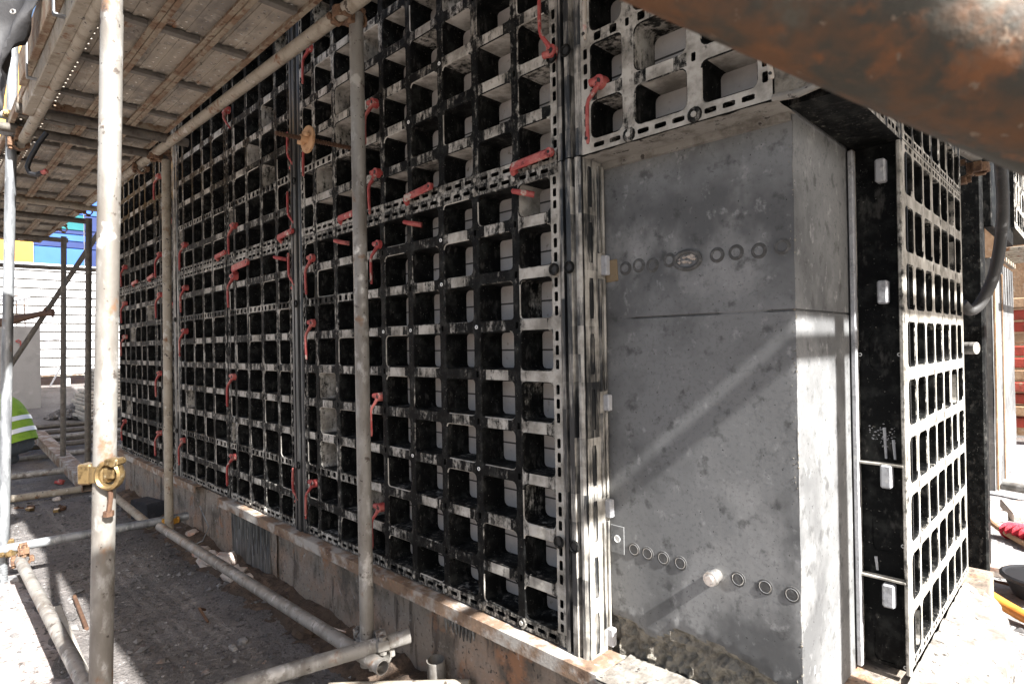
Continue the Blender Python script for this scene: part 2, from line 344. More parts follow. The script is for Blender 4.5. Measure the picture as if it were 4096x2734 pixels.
for i in range(nu_ + 1):
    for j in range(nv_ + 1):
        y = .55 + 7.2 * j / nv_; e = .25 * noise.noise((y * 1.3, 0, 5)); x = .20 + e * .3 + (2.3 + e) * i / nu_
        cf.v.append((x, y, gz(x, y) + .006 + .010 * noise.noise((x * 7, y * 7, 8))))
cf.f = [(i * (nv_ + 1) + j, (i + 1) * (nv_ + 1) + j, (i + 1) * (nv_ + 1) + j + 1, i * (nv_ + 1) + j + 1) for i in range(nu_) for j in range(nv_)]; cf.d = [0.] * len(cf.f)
tag(cf.build('sunlit_ground_sheet', 'sunlit_paint', smooth=True), kind='structure')
mt['sun_patch_paint'] = M('painted_sun_patch', (.34, .29, .265), [((.22, .185, .165), 3, .45, .65), ((.42, .38, .36), 9, .5, .7), ((.10, .085, .075), 30, .57, .67)], rough=.95, bump=(40, 1., .02))  # sunlit strip beyond the deck's shadow, its brightness painted into the colour
cf = MB(); nu_, nv_ = 90, 30
for i in range(nu_ + 1):
    for j in range(nv_ + 1):
        x = -6 + 6.4 * i / nu_; y = -.80 + .06 * noise.noise((x * 2.1, 0, 5)) + .03 * noise.noise((x * 7, 0, 5)) - 2.6 * j / nv_
        cf.v.append((x, y, gz(x, y) + (.005 if j else -.012) + .006 * noise.noise((x * 9, y * 9, 8))))
cf.f = [(i * (nv_ + 1) + j, i * (nv_ + 1) + j + 1, (i + 1) * (nv_ + 1) + j + 1, (i + 1) * (nv_ + 1) + j) for i in range(nu_) for j in range(nv_)]; cf.d = [0.] * len(cf.f)
tag(cf.build('sun_patch_ground', 'sun_patch_paint', smooth=True), kind='structure')
# ------------------------------------------------------------------ plinth with ledge
pl = empty('plinth_wall', (-2.0, .03, GZ), 'low tan concrete kicker wall under the black formwork', 'wall')
def slab_grid(mb, P0, U, Vv, nu, nv, disp, N):
    P0, U, Vv, N = V(P0), V(U), V(Vv), V(N); k = len(mb.v)
    for i in range(nu + 1):
        for j in range(nv + 1):
            p = P0 + U * (i / nu) + Vv * (j / nv); mb.v.append(tuple(p + N * disp(p)))
    for i in range(nu):
        for j in range(nv): mb.f.append([k + i * (nv + 1) + j, k + (i + 1) * (nv + 1) + j, k + (i + 1) * (nv + 1) + j + 1, k + i * (nv + 1) + j + 1]); mb.d.append(0.)
def pdisp(a): return lambda p: a * noise.noise((p.x * 5, p.z * 7, 3)) + a * .5 * noise.noise((p.x * 21, p.z * 21, 8))
for x0, x1, y, nm in ((-4.85, -3.05, .035, 0), (-3.05, -1.76, .028, 1), (-1.76, -.36, .036, 2), (-.36, .88, .026, 3)):
    b = MB(); slab_grid(b, (x0 + .004, y, -.55), (x1 - x0 - .008, 0, 0), (0, 0, .52), max(8, int((x1 - x0) * 40)), 20, pdisp(.006), (0, -1, 0))
    k = V((0, 0, 0))
    b.lohi((x0 + .004, y + .012, -.55), (x1 - .004, .40, -.031))
    b.build('concrete_bay', 'plinth', pl, smooth=True)
b = MB(); b.lohi((.60, .40, -.55), (.93, 1.55, -.031)); b.build('concrete_bay', 'plinth', pl)
b = MB(); b.lohi((-2.34, .020, -.36), (-1.83, .0285, -.045))
for i in range(16):
    x = -2.32 + i * .031 + random.uniform(-.008, .008); b.sweep([(x, .0195, -.05), (x + random.uniform(-.004, .004), .0175, -.16), (x, .019, -.36 + random.uniform(0, .2))], [.007, .006, .002], 6)
b.build('cement_drip', 'drip', pl, smooth=True)
b = MB()
for i in range(9):
    x = -.395 + i * .018; b.sweep([(x, .028, -.07), (x, .022, -.10), (x, .024, -.12 - random.uniform(0, .04))], [.008, .007, .002], 6)
b.build('cement_drip', 'drip', pl, smooth=True)
led = []
for i, (x0, x1, y0, z, lb) in enumerate(((-4.9, -2.80, -.035, -.004, 'rusty steel angle ledge under the far formwork panels, its near end cut off short'), (-2.38, .30, -.045, -.006, 'long rusty steel angle ledge under the nearest formwork panels'))):
    b = MB(); b.bev(((x0 + x1) / 2, y0 + .003, z - .022), ((x1 - x0) / 2, .003, .022), .0012); b.bev(((x0 + x1) / 2, (y0 + .085) / 2 + .003, z - .003), ((x1 - x0) / 2, .062, .003), .001)
    tag(b.build('steel_ledge', 'rust', origin=(x0, y0, z - .04)), lb, 'steel angle', 'ledges under the formwork')
b = MB(); slab_grid(b, (.30, -.05, -.012), (.59, 0, 0), (0, .16, 0), 60, 16, lambda p: .004 * noise.noise((p.x * 30, p.y * 30, 1)), (0, 0, 1)); b.lohi((.302, -.05, -.05), (.888, .12, -.017))
tag(b.build('mortar_ledge', 'mortar', origin=(.3, 0, -.05)), 'dusty mortar ledge at the foot of the bare concrete pier', 'ledge')

# ------------------------------------------------------------------ concrete pier / wall
pier = empty('concrete_pier', (.754, .1, -.03), 'bare grey concrete pier with rows of round tie marks and a dark joint line', 'pier')
zs = []; z = -.03
while z < 1.42:
    zs.append(z); z += .0115 if z < .16 else .02
for zz in (.9055, .9075, .9095, .9115): zs.append(zz)
zs = sorted(q for q in zs if not (.898 < q < .918 and q not in (.9055, .9075, .9095, .9115)))
xs = [.16 + i * .0099 for i in range(61)]
xs[-1] = .754
def hc_line(x): return .10 + .018 * math.sin(x * 14) + .03 * noise.noise((x * 12, 0, 3)) - .10 * max(0, x - .46)
b = MB()
for x in xs:
    for z in zs:
        y = .1 + .0012 * noise.noise((x * 5, z * 5, 2))
        t = min(1, max(0, (hc_line(x) - z) / .03)) if .20 < x < .73 else 0
        if t: y += t * (.018 + .022 * noise.noise((x * 34, z * 34, 6)) + .014 * noise.noise((x * 80, z * 80, 1)))
        elif .0 < z - hc_line(x) < .02: y += .004 * noise.noise((x * 60, z * 60, 1))
        if z in (.9075, .9095):
            a = 1 if (x > .685 or .33 < x < .58) else .25 * (x > .3)
            y += .007 * a
        xx = x
        if x == .754: y += .004 * abs(noise.noise((0, z * 40, 1))); xx -= .003 * abs(noise.noise((7, z * 55, 1)))
        b.v.append((xx, y, z))
nz = len(zs)
b.f = [(i * nz + j, (i + 1) * nz + j, (i + 1) * nz + j + 1, i * nz + j + 1) for i in range(len(xs) - 1) for j in range(nz - 1)]; b.d = [0.] * len(b.f)
k = len(b.v); ys = [.1 + .00] + [.14 + i * .04 for i in range(12)]
for iy, y in enumerate(ys):
    for z in zs:
        x = .754 + .001 * noise.noise((y * 6, z * 6, 3))
        if z in (.9075, .9095): x -= .006
        if iy == 0: x -= .003 * abs(noise.noise((7, z * 55, 1)))
        b.v.append((x, y + (.004 * abs(noise.noise((0, z * 40, 1))) if iy == 0 else 0), z))
for i in range(len(ys) - 1):
    for j in range(nz - 1): b.f.append([k + i * nz + j, k + (i + 1) * nz + j, k + (i + 1) * nz + j + 1, k + i * nz + j + 1]); b.d.append(0.)
hc = MB(); hc.v = list(b.v); keep = []
for f in b.f:
    cx = sum(b.v[i][0] for i in f) / 4; cz = sum(b.v[i][2] for i in f) / 4; cy = sum(b.v[i][1] for i in f) / 4
    if .20 < cx < .73 and cz < hc_line(cx) - .006 and cy < .2: hc.f.append(f); hc.d.append(0.)
    else: keep.append(f)
b.f = keep; b.d = [0.] * len(keep)
b.build('pier_face', 'conc', pier, smooth=True)
hc.build('honeycomb_patch', 'honey', pier)
b = MB(); b.lohi((-4.83, .105, -.03), (.155, .42, 2.68)); b.lohi((.155, .16, -.03), (.70, .58, 2.68)); b.lohi((.60, .585, -.03), (.745, 1.5, 2.68)); b.build('wall_core', 'conc', pier)
b = MB()
for i in range(420):
    z = random.uniform(-.02, 1.33); stone(b, (.752 - random.random() ** 2 * .011, .1024 + random.uniform(0, .002), z), random.uniform(.0015, .0042), 1.8)
tag(b.build('crumbled_arris', 'honey', pier), kind='stuff')
def mark(x, z, lower):
    b = MB(); b.cyl((x, .1005, z), (x, .0985, z), .0190, 22, .0175)
    o = b.build('tie_mark', 'stain', pier, smooth=True)
    b = MB(); b.torus((x, .0985, z), (0, 1, 0), .0132, .0008 if lower else .0026, 22, 6)
    ob = b.build('ring', 'steelnew' if lower else 'stain', None, smooth=True); ob.parent = o
    for v in ob.data.vertices: v.co -= pier.location
    b = MB(); b.cyl((x, .0982, z), (x, .0979, z), .0105, 18)
    ob = b.build('disc', 'stain' if lower else 'conc', None); ob.parent = o
    for v in ob.data.vertices: v.co -= pier.location
for i, x in enumerate((.313, .355, .397, .447, .575, .622, .676, .728)): mark(x, 1.048 + random.uniform(-.004, .004), False)
for i, x in enumerate((.324, .366, .413, .462, .612, .676, .735)): mark(x, .284 - i * .001, True)
b = MB(); b.sweep([(.497 + .03 * math.cos(t) * 1.15, .0988, 1.046 + .022 * math.sin(t)) for t in [i * math.pi / 10 for i in range(21)]], .006, 6); b.build('filled_slot_rim', 'stain', pier, smooth=True)
b = MB()
for i in range(14): stone(b, (.497 + random.uniform(-.022, .022), .099, 1.046 + random.uniform(-.009, .009)), random.uniform(.005, .010))
b.build('wood_residue', 'rubble', pier)
b = MB(); b.bev((.268, .0985, 1.042), (.020, .0025, .030), .001, Matrix.Rotation(R(-3), 3, 'Y')); b.build('plywood_patch', 'plywood', pier)
b = MB(); b.bev((.272, .0985, .300), (.022, .0018, .038), .0008); o_ = b.build('pale_patch', 'conc', pier)
b = MB(); b.torus((.272, .0972, .302), (0, 1, 0), .009, .0014, 18, 6); b.cyl((.272, .098, .302), (.272, .0966, .302), .0095, 18); b.build('plug', 'plug', pier, smooth=True)
# tie rod end sticking out of the pier
b = MB(); b.cyl((.559, .104, .276), (.559, .062, .276), .0145, 20, .0165); o = b.build('tie_stub', 'steelnew', origin=(.559, .1, .276), smooth=True)
b = MB(); b.cyl((.559, .063, .276), (.559, .055, .276), .0125, 20, .010); b.torus((.559, .075, .276), (0, 1, 0), .0163, .002, 20, 6)
c = b.build('rounded_cap', 'steelnew', o, smooth=True)
tag(o, 'short shiny steel tie stub sticking out of the bare concrete pier', 'tie stub')

# ------------------------------------------------------------------ formwork panels
cache = {}
def panel(xs_, nrow, z0, label, hole_rows=(), dv=.25, dh=.45, du=.4, last=None, depth=.10, plugs=(), seed=1, front_y=0., flip=None, ph=.15, group='black formwork panels on the long wall', bosses=False, slots=True, tv=.026):
    rnd = random.Random(seed)
    x0, x1 = xs_[0], xs_[-1]; H = nrow * ph; dv += .08
    if flip: root = empty('formwork_panel', flip[0], label, 'formwork panel', group, rz=flip[1]); ox = x0
    else: root = empty('formwork_panel', (x0, front_y + rnd.uniform(-.004, .003), z0), label, 'formwork panel', group, rz=R(rnd.uniform(-.25, .25))); ox = x0
    E, th = (.030 if slots else .02), .031
    A = []; 
    for i in range(len(xs_) - 1):
        A.append((xs_[i] - ox + (E if i == 0 else tv / 2), xs_[i + 1] - ox - (E if i == len(xs_) - 2 else tv / 2)))
    B = [(j * ph + (E + .004 if j == 0 else th / 2), (j + 1) * ph - (E + .004 if j == nrow - 1 else th / 2)) for j in range(nrow)]
    m = MB(); P = lambda x, z, y=0.: (x, y, z)
    W = x1 - x0; U, Vz, N = (1, 0, 0), (0, 0, 1), (0, 1, 0)
    def lastf(i): return last if (last is not None and i == len(A) - 1) else 0
    # openings
    for i, (a0, a1) in enumerate(A):
        for j, (b0, b1) in enumerate(B):
            f = min(.016 + rnd.uniform(-.003, .006), (a1 - a0) * .3); loop = []; inner = []
            ch = .0028
            for cx, cz, s in ((a0 + f, b0 + f, math.pi), (a1 - f, b0 + f, 1.5 * math.pi), (a1 - f, b1 - f, 0), (a0 + f, b1 - f, .5 * math.pi)):
                for q in range(4):
                    t = s + q * math.pi / 6; loop.append((cx + f * math.cos(t), cz + f * math.sin(t))); inner.append((cx + (f - ch) * math.cos(t), cz + (f - ch) * math.sin(t)))
            cd = rnd.random(); cell = .62 if cd < .07 else (.25 if cd < .2 else .08)
            cell += lastf(i) * .35; duc = du * rnd.choice((.25, .6, .85, 1., 1.1)) + lastf(i) * .2
            Q = [P(x, z) for x, z in loop] + [P(x, z, .003) for x, z in inner] + [P(x, z, depth) for x, z in inner]
            k = len(m.v); m.v += Q
            for c, (cx, cz) in enumerate(((a0, b0), (a1, b0), (a1, b1), (a0, b1))):
                kk = len(m.v); m.v.append(P(cx, cz))
                for q in range(3): m.f.append([kk, k + c * 4 + q + 1, k + c * 4 + q]); m.d.append(dv + lastf(i) * .5 + .05)
            rims = [rnd.choice((.1, .2, .4, .5, .8)) for _ in range(4)]
            for q in range(16):
                n2 = (q + 1) % 16; side = ((q + 1) // 4) % 4   # 0 left->bottom ... corners belong to sides
                m.f.append([k + q, k + n2, k + 16 + n2, k + 16 + q]); m.d.append(rims[side] if q % 4 == 3 else rims[side] * .8)
                # wall dust: bottom wall (q==3), right (7), top (11), left (15)
                wd = {3: .40, 7: cell, 11: duc, 15: cell}.get(q, cell if q in (4, 5, 6, 12, 13, 14, 0, 1, 2) else duc * .8)
                m.f.append([k + 16 + q, k + 16 + n2, k + 32 + n2, k + 32 + q]); m.d.append(wd)
    # ribs
    for j in range(nrow - 1):
        za, zb = B[j][1], B[j + 1][0]
        for i, (a0, a1) in enumerate(A):
            d = dh + rnd.uniform(-.16, .16) + lastf(i) * .6
            if j + 1 in hole_rows:
                nh = 3 if a1 - a0 > .1 else 2
                for q in range(nh): 
                    u0, u1 = a0 + (a1 - a0) * q / nh, a0 + (a1 - a0) * (q + 1) / nh
                    m.holed((0, 0, 0), U, Vz, N, u0, u1, za, zb, min(.0105, (u1 - u0) * .36), .0105, .02, d)
            else:
                q = (a1 - a0) * rnd.uniform(.16, .26)
                m.rect(P(a0, za), P(a0 + q, za), P(a0 + q, zb), P(a0, zb), d * .75)
                m.rect(P(a0 + q, za), P(a1 - q, za), P(a1 - q, zb), P(a0 + q, zb), d + .06)
                m.rect(P(a1 - q, za), P(a1, za), P(a1, zb), P(a1 - q, zb), d * .75)
        for i in range(len(A) - 1):
            u0, u1 = A[i][1], A[i + 1][0]
            if rnd.random() < .45: m.holed((0, 0, 0), U, Vz, N, u0, u1, za, zb, .0055, .010, .02, dv)
            else: m.rect(P(u0, za), P(u1, za), P(u1, zb), P(u0, zb), dv)
    for i in range(len(A) - 1):
        u0, u1 = A[i][1], A[i + 1][0]
        for b0, b1 in B: m.rect(P(u0, b0), P(u1, b0), P(u1, b1), P(u0, b1), dv + rnd.uniform(-.1, .1))
    # slotted edges
    for (v0, v1) in ((0, E + .004), (H - E - .004, H)):
        for i, (a0, a1) in enumerate(A):
            n3 = 3 if a1 - a0 > .1 else 2
            for q in range(n3): m.holed((0, 0, 0), U, Vz, N, a0 + (a1 - a0) * q / n3, a0 + (a1 - a0) * (q + 1) / n3, v0, v1, (a1 - a0) / n3 * .33, .0062, .025, dh + .05)
            u1 = A[i + 1][0] if i + 1 < len(A) else W
            m.rect(P(a1, v0), P(u1, v0), P(u1, v1), P(a1, v1), dh)
        m.rect(P(0, v0), P(A[0][0], v0), P(A[0][0], v1), P(0, v1), dh)
    for (u0, u1, ld) in ((0, E, 0), (W - E, W, (last or 0) * .6)):
        for j, (b0, b1) in enumerate(B):
            if not slots:
                m.rect(P(u0, b0), P(u1, b0), P(u1, b1), P(u0, b1), dh)
                if j < nrow - 1: m.rect(P(u0, b1), P(u1, b1), P(u1, B[j + 1][0]), P(u0, B[j + 1][0]), dh)
                continue
            for q in range(3): m.holed((0, 0, 0), U, Vz, N, u0, u1, b0 + (b1 - b0) * q / 3, b0 + (b1 - b0) * (q + 1) / 3, .0062, (b1 - b0) / 3 * .34, .025, dh * .9 + ld)
            if j < nrow - 1: m.rect(P(u0, b1), P(u1, b1), P(u1, B[j + 1][0]), P(u0, B[j + 1][0]), dh + ld)
    # outer sides
    for p in ([(0, 0), (W, 0)], [(W, 0), (W, H)], [(W, H), (0, H)], [(0, H), (0, 0)]):
        (ax, az), (bx, bz) = p; m.rect(P(ax, az), P(ax, az, depth), P(bx, bz, depth), P(bx, bz), .3 if slots else .1)
    me = m.build('rib_lattice', 'plastic', root, local=True)
    # bosses on the edge flanges
    if bosses:
        for v in (.017, H - .017):
            for i in range(len(A) - 1):
                u = (A[i][1] + A[i + 1][0]) / 2
                if 'boss' not in cache:
                    b = MB(); b.cyl((0, 0, 0), (0, -.004, 0), .019, 12, .016, dust=.5); b.cyl((0, -.004, 0), (0, -.006, 0), .007, 8, dust=.8)
                    o = b.build('edge_boss', 'plastic', None, smooth=True); cache['boss'] = o.data; o.parent = root
                else: o = bpy.data.objects.new('edge_boss', cache['boss']); col.objects.link(o); o.parent = root
                o.location = (u, 0, v)
    b = MB(); b.box((W / 2, depth - .0015, H / 2), (W / 2 - .002, .0025, H / 2 - .002)); b.build('face_sheet', 'sheet', root, local=True)
    for (u, v) in plugs:
        b = MB(); b.torus((u - ox, -.0015, v), (0, 1, 0), .0048, .0018, 12, 6); b.build('plug_ring', 'plug', root, smooth=True, local=True)
    return root
AX = [-.885, -.713, -.538, -.357, -.184, -.006, .165]
BX = [-1.374, -1.244, -1.069, -.887]
CX = [-2.297, -2.191, -2.013, -1.829, -1.65, -1.487]
DX = [-3.166, -3.051, -2.864, -2.689, -2.525, -2.300]
EX = [-3.70, -3.58, -3.44, -3.284]
FX = [-4.80, -4.598, -4.433, -4.271, -4.107, -3.951, -3.704]
pa = [(-.538, .90), (-.184, .90), (-.538, .45), (-.184, .45), (-.357, 1.05), (-.357, 1.2), (-.713, .90)]
panel(AX, 9, 0, 'wide clean black formwork panel beside the bare concrete pier, below the seam', (), .16, .46, .12, last=.5, plugs=pa, seed=1, bosses=True)
panel(AX, 9, 1.352, 'wide cement-splashed formwork panel above the seam, left of the corner channel', (), .30, .52, .95, last=.2, plugs=[(-.357, .45), (-.538, .3)], seed=2, bosses=True)
panel(BX, 9, 0, 'narrow formwork panel below the seam, just left of the middle scaffold pole', (2, 7), .30, .50, .2, seed=3, bosses=True)
panel(BX, 9, 1.352, 'narrow splashed formwork panel behind the rusty tie rod and washer plate', (2, 7), .40, .6, .85, seed=4, bosses=True)
panel(CX, 9, 0, 'formwork panel below the seam, left of the near dark vertical channel', (2, 7), .36, .52, .15, seed=5, bosses=True)
panel(CX, 9, 1.352, 'formwork panel above the seam, left of the near dark vertical channel', (2, 7), .34, .48, .3, seed=6, bosses=True)
panel(DX, 9, 0, 'formwork panel below the seam, right of the far dark vertical channel', (2, 7), .34, .50, .15, seed=7)
panel(DX, 9, 1.352, 'formwork panel above the seam, right of the far dark vertical channel', (2, 7), .32, .47, .2, seed=8)
panel(EX, 9, 0, 'narrow formwork panel below the seam behind the second scaffold pole', (2, 7), .32, .48, .1, seed=9)
panel(EX, 9, 1.352, 'narrow formwork panel above the seam behind the second scaffold pole', (2, 7), .3, .45, .1, seed=10)
panel(FX, 9, 0, 'farthest formwork panel at the left end of the wall, below the seam', (), .3, .46, .1, seed=11)
panel(FX, 9, 1.352, 'farthest formwork panel at the left end of the wall, above the seam', (7,), .28, .44, .1, seed=12)
UX = [.252, .399, .576, .752]
panel(UX, 9, 1.345, 'cement-crusted formwork panel overhanging the bare concrete pier', (2, 7), .62, .80, .85, last=.1, tv=.034, seed=13, bosses=True, group=None)
# mortar lip under the overhanging panel
b = MB(); slab_grid(b, (.25, -.002, 1.345), (.51, 0, 0), (0, .108, 0), 40, 8, lambda p: .005 * abs(noise.noise((p.x * 22, p.y * 22, 4))) + .003, (0, 0, -1))
b.lohi((.25, .085, 1.325), (.752, .0995, 1.345))
tag(b.build('mortar_lip', 'mortar', origin=(.25, 0, 1.345)), 'pale mortar lip along the underside of the overhanging formwork panel', 'mortar')

# vertical channels between the panels
def channel(name, x0, x1, z0, z1, label, du, white=0.):
    root = empty(name, ((x0 + x1) / 2, 0, z0), label, 'channel')
    m = MB(); n = 7; W = x1 - x0
    prof = [(0, 0), (.10, -.004), (.22, -.004), (.24, .012), (.36, .012), (.40, -.008), (.60, -.008), (.64, .012), (.76, .012), (.78, -.004), (.90, -.004), (1, 0)]
    segs = 18
    for a, b_ in zip(prof, prof[1:]):
        for s in range(segs):
            za, zb = z0 + (z1 - z0) * s / segs, z0 + (z1 - z0) * (s + 1) / segs
            m.rect((x0 + a[0] * W, a[1], za), (x0 + b_[0] * W, b_[1], za), (x0 + b_[0] * W, b_[1], zb), (x0 + a[0] * W, a[1], zb), max(0, du + white * (a[0] > .5) + random.uniform(-.12, .12)))
    m.rect((x1, 0, z0), (x1, .098, z0), (x1, .098, z1), (x1, 0, z1), du); m.rect((x0, .098, z0), (x0, 0, z0), (x0, 0, z1), (x0, .098, z1), du); m.rect((x0, 0, z1), (x1, 0, z1), (x1, .098, z1), (x0, .098, z1), du)
    m.build('ridged_face', 'blackchan', root)
    return root
def hole_collars(root, pts):
    for x, z in pts:
        b = MB(); b.torus((x, -.009, z), (0, 1, 0), .014, .004, 18, 6); o = b.build('hole_collar', 'plastic', root, smooth=True)
        b = MB(); b.cyl((x, -.0065, z), (x, -.0085, z), .0125, 16); b.build('hole', 'darkhole', root)
ch = channel('vertical_channel', -1.487, -1.374, -.02, 2.68, 'near dark ridged vertical channel between formwork panels', .28)
hole_collars(ch, [(-1.43, 1.62), (-1.43, .3), (-1.43, 1.05)])
ch = channel('vertical_channel', -3.284, -3.166, -.02, 2.68, 'far pale-streaked vertical channel behind the second scaffold pole', .5)
hole_collars(ch, [(-3.225, 1.05), (-3.225, .3)])
ch = channel('corner_channel', .165, .244, -.02, 1.345, 'cement-white vertical channel edging the bare concrete pier', .46, .14)
m = MB()
zz = -.02
for q in range(9):
    za, zb = -.02 + q * .1515, -.02 + (q + 1) * .1515
    m.holed((.2475, 0, 0), (0, 1, 0), (0, 0, 1), (-1, 0, 0), .004, .062, za, zb, .010, .055, .02, .55 + random.uniform(-.1, .2))
    m.rect((.2475, .062, za), (.2475, .098, za), (.2475, .098, zb), (.2475, .062, zb), .66)
m.build('slotted_side', 'blackchan', ch)
for z0_, z1_ in ((.005, .055), (.36, .41), (.655, .70), (1.03, 1.085)):
    b = MB(); b.bev((.255, .088, (z0_ + z1_) / 2), (.010, .010, (z1_ - z0_) / 2), .003); b.build('edge_clip', 'clip', ch)
for z0_, z1_ in ((.06, .35), (.42, .65), (.71, 1.02), (1.09, 1.33)):
    b = MB(); b.bev((.2515, .066, (z0_ + z1_) / 2), (.0035, .004, (z1_ - z0_) / 2), .001, dust=.55); b.bev((.2515, .084, (z0_ + z1_) / 2), (.0035, .004, (z1_ - z0_) / 2), .001, dust=.62); b.build('side_ridge', 'blackchan', ch)
hole_collars(ch, [(.205, 1.05), (.205, .292), (.150, 1.05), (.150, .292)])
ch2 = channel('corner_channel', .165, .250, 1.348, 2.68, 'dark ridged vertical channel left of the overhanging formwork panel', .42, .1)
hole_collars(ch2, [(.205, 1.64), (.155, 1.64)])

# outside corner above the pier and right hand side
b = MB(); b.bev((.815, .004, 2.0), (.060, .004, .655), .001, dust=.6); b.bev((.871, .05, 2.0), (.004, .046, .655), .001, dust=.6)
o = empty('corner_angle', (.8, 0, 1.345), 'pale cement-smeared corner plate beside the overhanging formwork', 'corner plate')
b.build('angle_plate', mt['honey'], o)
b = MB(); b.sweep([(.752, -.002, 1.346), (.80, .0, 1.341), (.872, .0, 1.352)], .008, 6); b.build('mortar_smear', 'mortar', o)
panel([0, .15, .30, .45], 9, 1.345, 'cement-splashed formwork panel above the lit side of the pier', (2,), .35, .5, .7, seed=14, depth=.115, flip=((.876, .06, 1.345), R(90)), group='formwork panels round the corner')
panel([0, .12, .245, .37, .495, .62, .745, .88], 9, 0, 'sunlit formwork panel with tall narrow cells right of the pier', (), .85, 1.0, .5, slots=False, tv=.015, seed=15, depth=.115, flip=((.876, .515, 0.), R(90)), group='formwork panels round the corner')
panel([0, .12, .245, .37, .495, .62, .745, .88], 9, 1.352, 'shaded formwork panel above the sunlit narrow-celled panel', (), .45, .6, .6, slots=False, tv=.015, seed=16, depth=.115, flip=((.876, .515, 1.352), R(90)), group='formwork panels round the corner')
# end flange of the right hand panel, facing the camera
ef = empty('panel_end_flange', (.815, .512, 0), 'glossy black end flange with grey clips beside the lit pier face', 'formwork flange')
b = MB()
W0, W1 = .7605, .876
segs = [(.04 - .09, .04 + .06), (.10, .21), (.21, .27), (.27, .40), (.40, .50), (.50, .74), (.74, .89), (.89, 1.34)]
for za, zb, hole in ((-.01, .10, 1), (.10, .265, 0), (.265, .40, 1), (.40, .72, 0), (.72, .90, 1), (.90, 1.345, 0)):
    if hole: b.holed((0, .512, 0), (1, 0, 0), (0, 0, 1), (0, 1, 0), W0, W1, za, zb, .026, .046, .05, .12)
    else: b.rect((W0, .512, za), (W1, .512, za), (W1, .512, zb), (W0, .512, zb), .12)
b.build('web', 'plastic', ef)
b = MB(); b.lohi((W0, .555, -.01), (W1, .56, 1.34)); b.build('backing', 'darkhole', ef)
for x in (W0 + .004, W1 - .004):
    b = MB(); b.bev((x, .501, .667), (.005, .012, .677), .002, dust=.62); b.build('edge_lip', 'plastic', ef)
for z in (.222, .517):
    b = MB(); b.bev((.818, .500, z), (.052, .012, .003), .001, dust=.75); b.build('shelf', 'plastic', ef)
for z, w_ in ((1.274, .012), (.961, .012), (.487, .013), (.181, .014)):
    b = MB(); b.bev((.832, .498, z), (w_, .014, .030), .004); o = b.build('clip', 'clip', ef)
for x, z in ((.862, .31), (.862, .0), (.862, .80), (.772, .80)):
    b = MB(); b.torus((x, .5105, z), (0, 1, 0), .004, .0012, 10, 5); b.build('rivet', 'plug', ef)
b = MB()
for i in range(60): stone(b, (random.uniform(.79, .85), .5115, random.uniform(.56, .62)), random.uniform(.001, .0035))
for x, z0_, z1_ in ((.825, .61, .53), (.845, .58, .53), (.80, .27, .235)): b.sweep([(x, .5115, z0_), (x + .003, .511, z1_)], [.004, .003], 6)
b.build('cement_splash', 'clip', ef)
# thin strip standing just in front of the lit pier face
b = MB(); b.bev((.764, .492, .66), (.006, .010, .68), .002)
tag(b.build('side_batten', 'clip', origin=(.764, .49, 0)), 'slim pale batten between the lit pier face and the black flange', 'batten')
# pale ledge under the right hand panel
b = MB(); NB = 44
def bk_edge(y): return .985 + .05 * math.sin((y - .3) * 2.6) + .02 * noise.noise((y * 9, 0, 2)) - .25 * max(0, y - 1.02) ** 1.2
for i in range(NB + 1):
    y = .40 + .92 * i / NB; xe = bk_edge(y)
    for q in range(11):
        t = q / 10; x = .876 + (xe - .876) * min(1, t / .7); z = -.012 - .035 * min(1, t / .7) + .012 * noise.noise((x * 16, y * 16, 3)) + .005 * noise.noise((x * 60, y * 60, 3))
        if t > .7: x = xe + .03 * (t - .7) / .3 + .012 * noise.noise((y * 20, t * 4, 5)); z = -.05 - .36 * (t - .7) / .3
        b.v.append((x, y, z))
b.f = [(i * 11 + q, i * 11 + q + 1, (i + 1) * 11 + q + 1, (i + 1) * 11 + q) for i in range(NB) for q in range(10)]; b.d = [0.] * len(b.f)
b.f.append([NB * 11 + q for q in range(11)] ); b.d.append(0.)
tag(b.build('mortar_bank', 'mortar', origin=(.9, .5, -.39)), 'bright dusty mortar bank at the foot of the sunlit right-hand panel', 'mortar')

# ------------------------------------------------------------------ red locking handles
def handle_proto(mat):
    root = empty('locking_handle')
    b = MB(); b.cyl((0, .012, 0), (0, -.014, 0), .0185, 18, .017); b.cyl((-.004, -.006, .006), (-.028, -.010, .004), .011, 12, .010)
    h = b.build('pivot_head', mat, root, smooth=True, local=True)
    c = MB(); c.cyl((0, -.0135, 0), (0, -.0152, 0), .0085, 14); o = c.build('pivot_hole', 'darkhole', None); o.parent = h
    b = MB(); b.sweep([(-.002, -.008, -.006), (-.012, -.016, -.026), (-.022, -.024, -.044), (-.025, -.027, -.06), (-.026, -.027, -.10), (-.026, -.026, -.150), (-.026, -.026, -.158)], [.012, .0095, .0082, .0075, .0075, .0075, .005], 8, flat=(1.05, .7))
    l = b.build('lever', mat, root, smooth=True, local=True)
    c = MB(); c.cyl((-.026, -.031, -.146), (-.026, -.0355, -.146), .0042, 10); o = c.build('lever_eye', 'darkhole', None); o.parent = l
    return root
HP = handle_proto('red')
first = [True]
def handle(x, z, ang, label, mirror=False, s=1., mat=None, y=-.004):
    if first[0]: o = HP; first[0] = False
    else: o = copy_tree(HP)
    o.location = (x, y, z); o.rotation_euler = (0, ang, 0); o.scale = (-s if mirror else s, s, s)
    tag(o, label, 'handle', 'red locking handles on the formwork')
    if mat:
        for ch_ in o.children:
            ch_.data = ch_.data.copy(); ch_.data.materials[0] = mt[mat]
    return o
ordn = ['top', 'second', 'third', 'fourth', 'fifth', 'sixth', 'seventh']
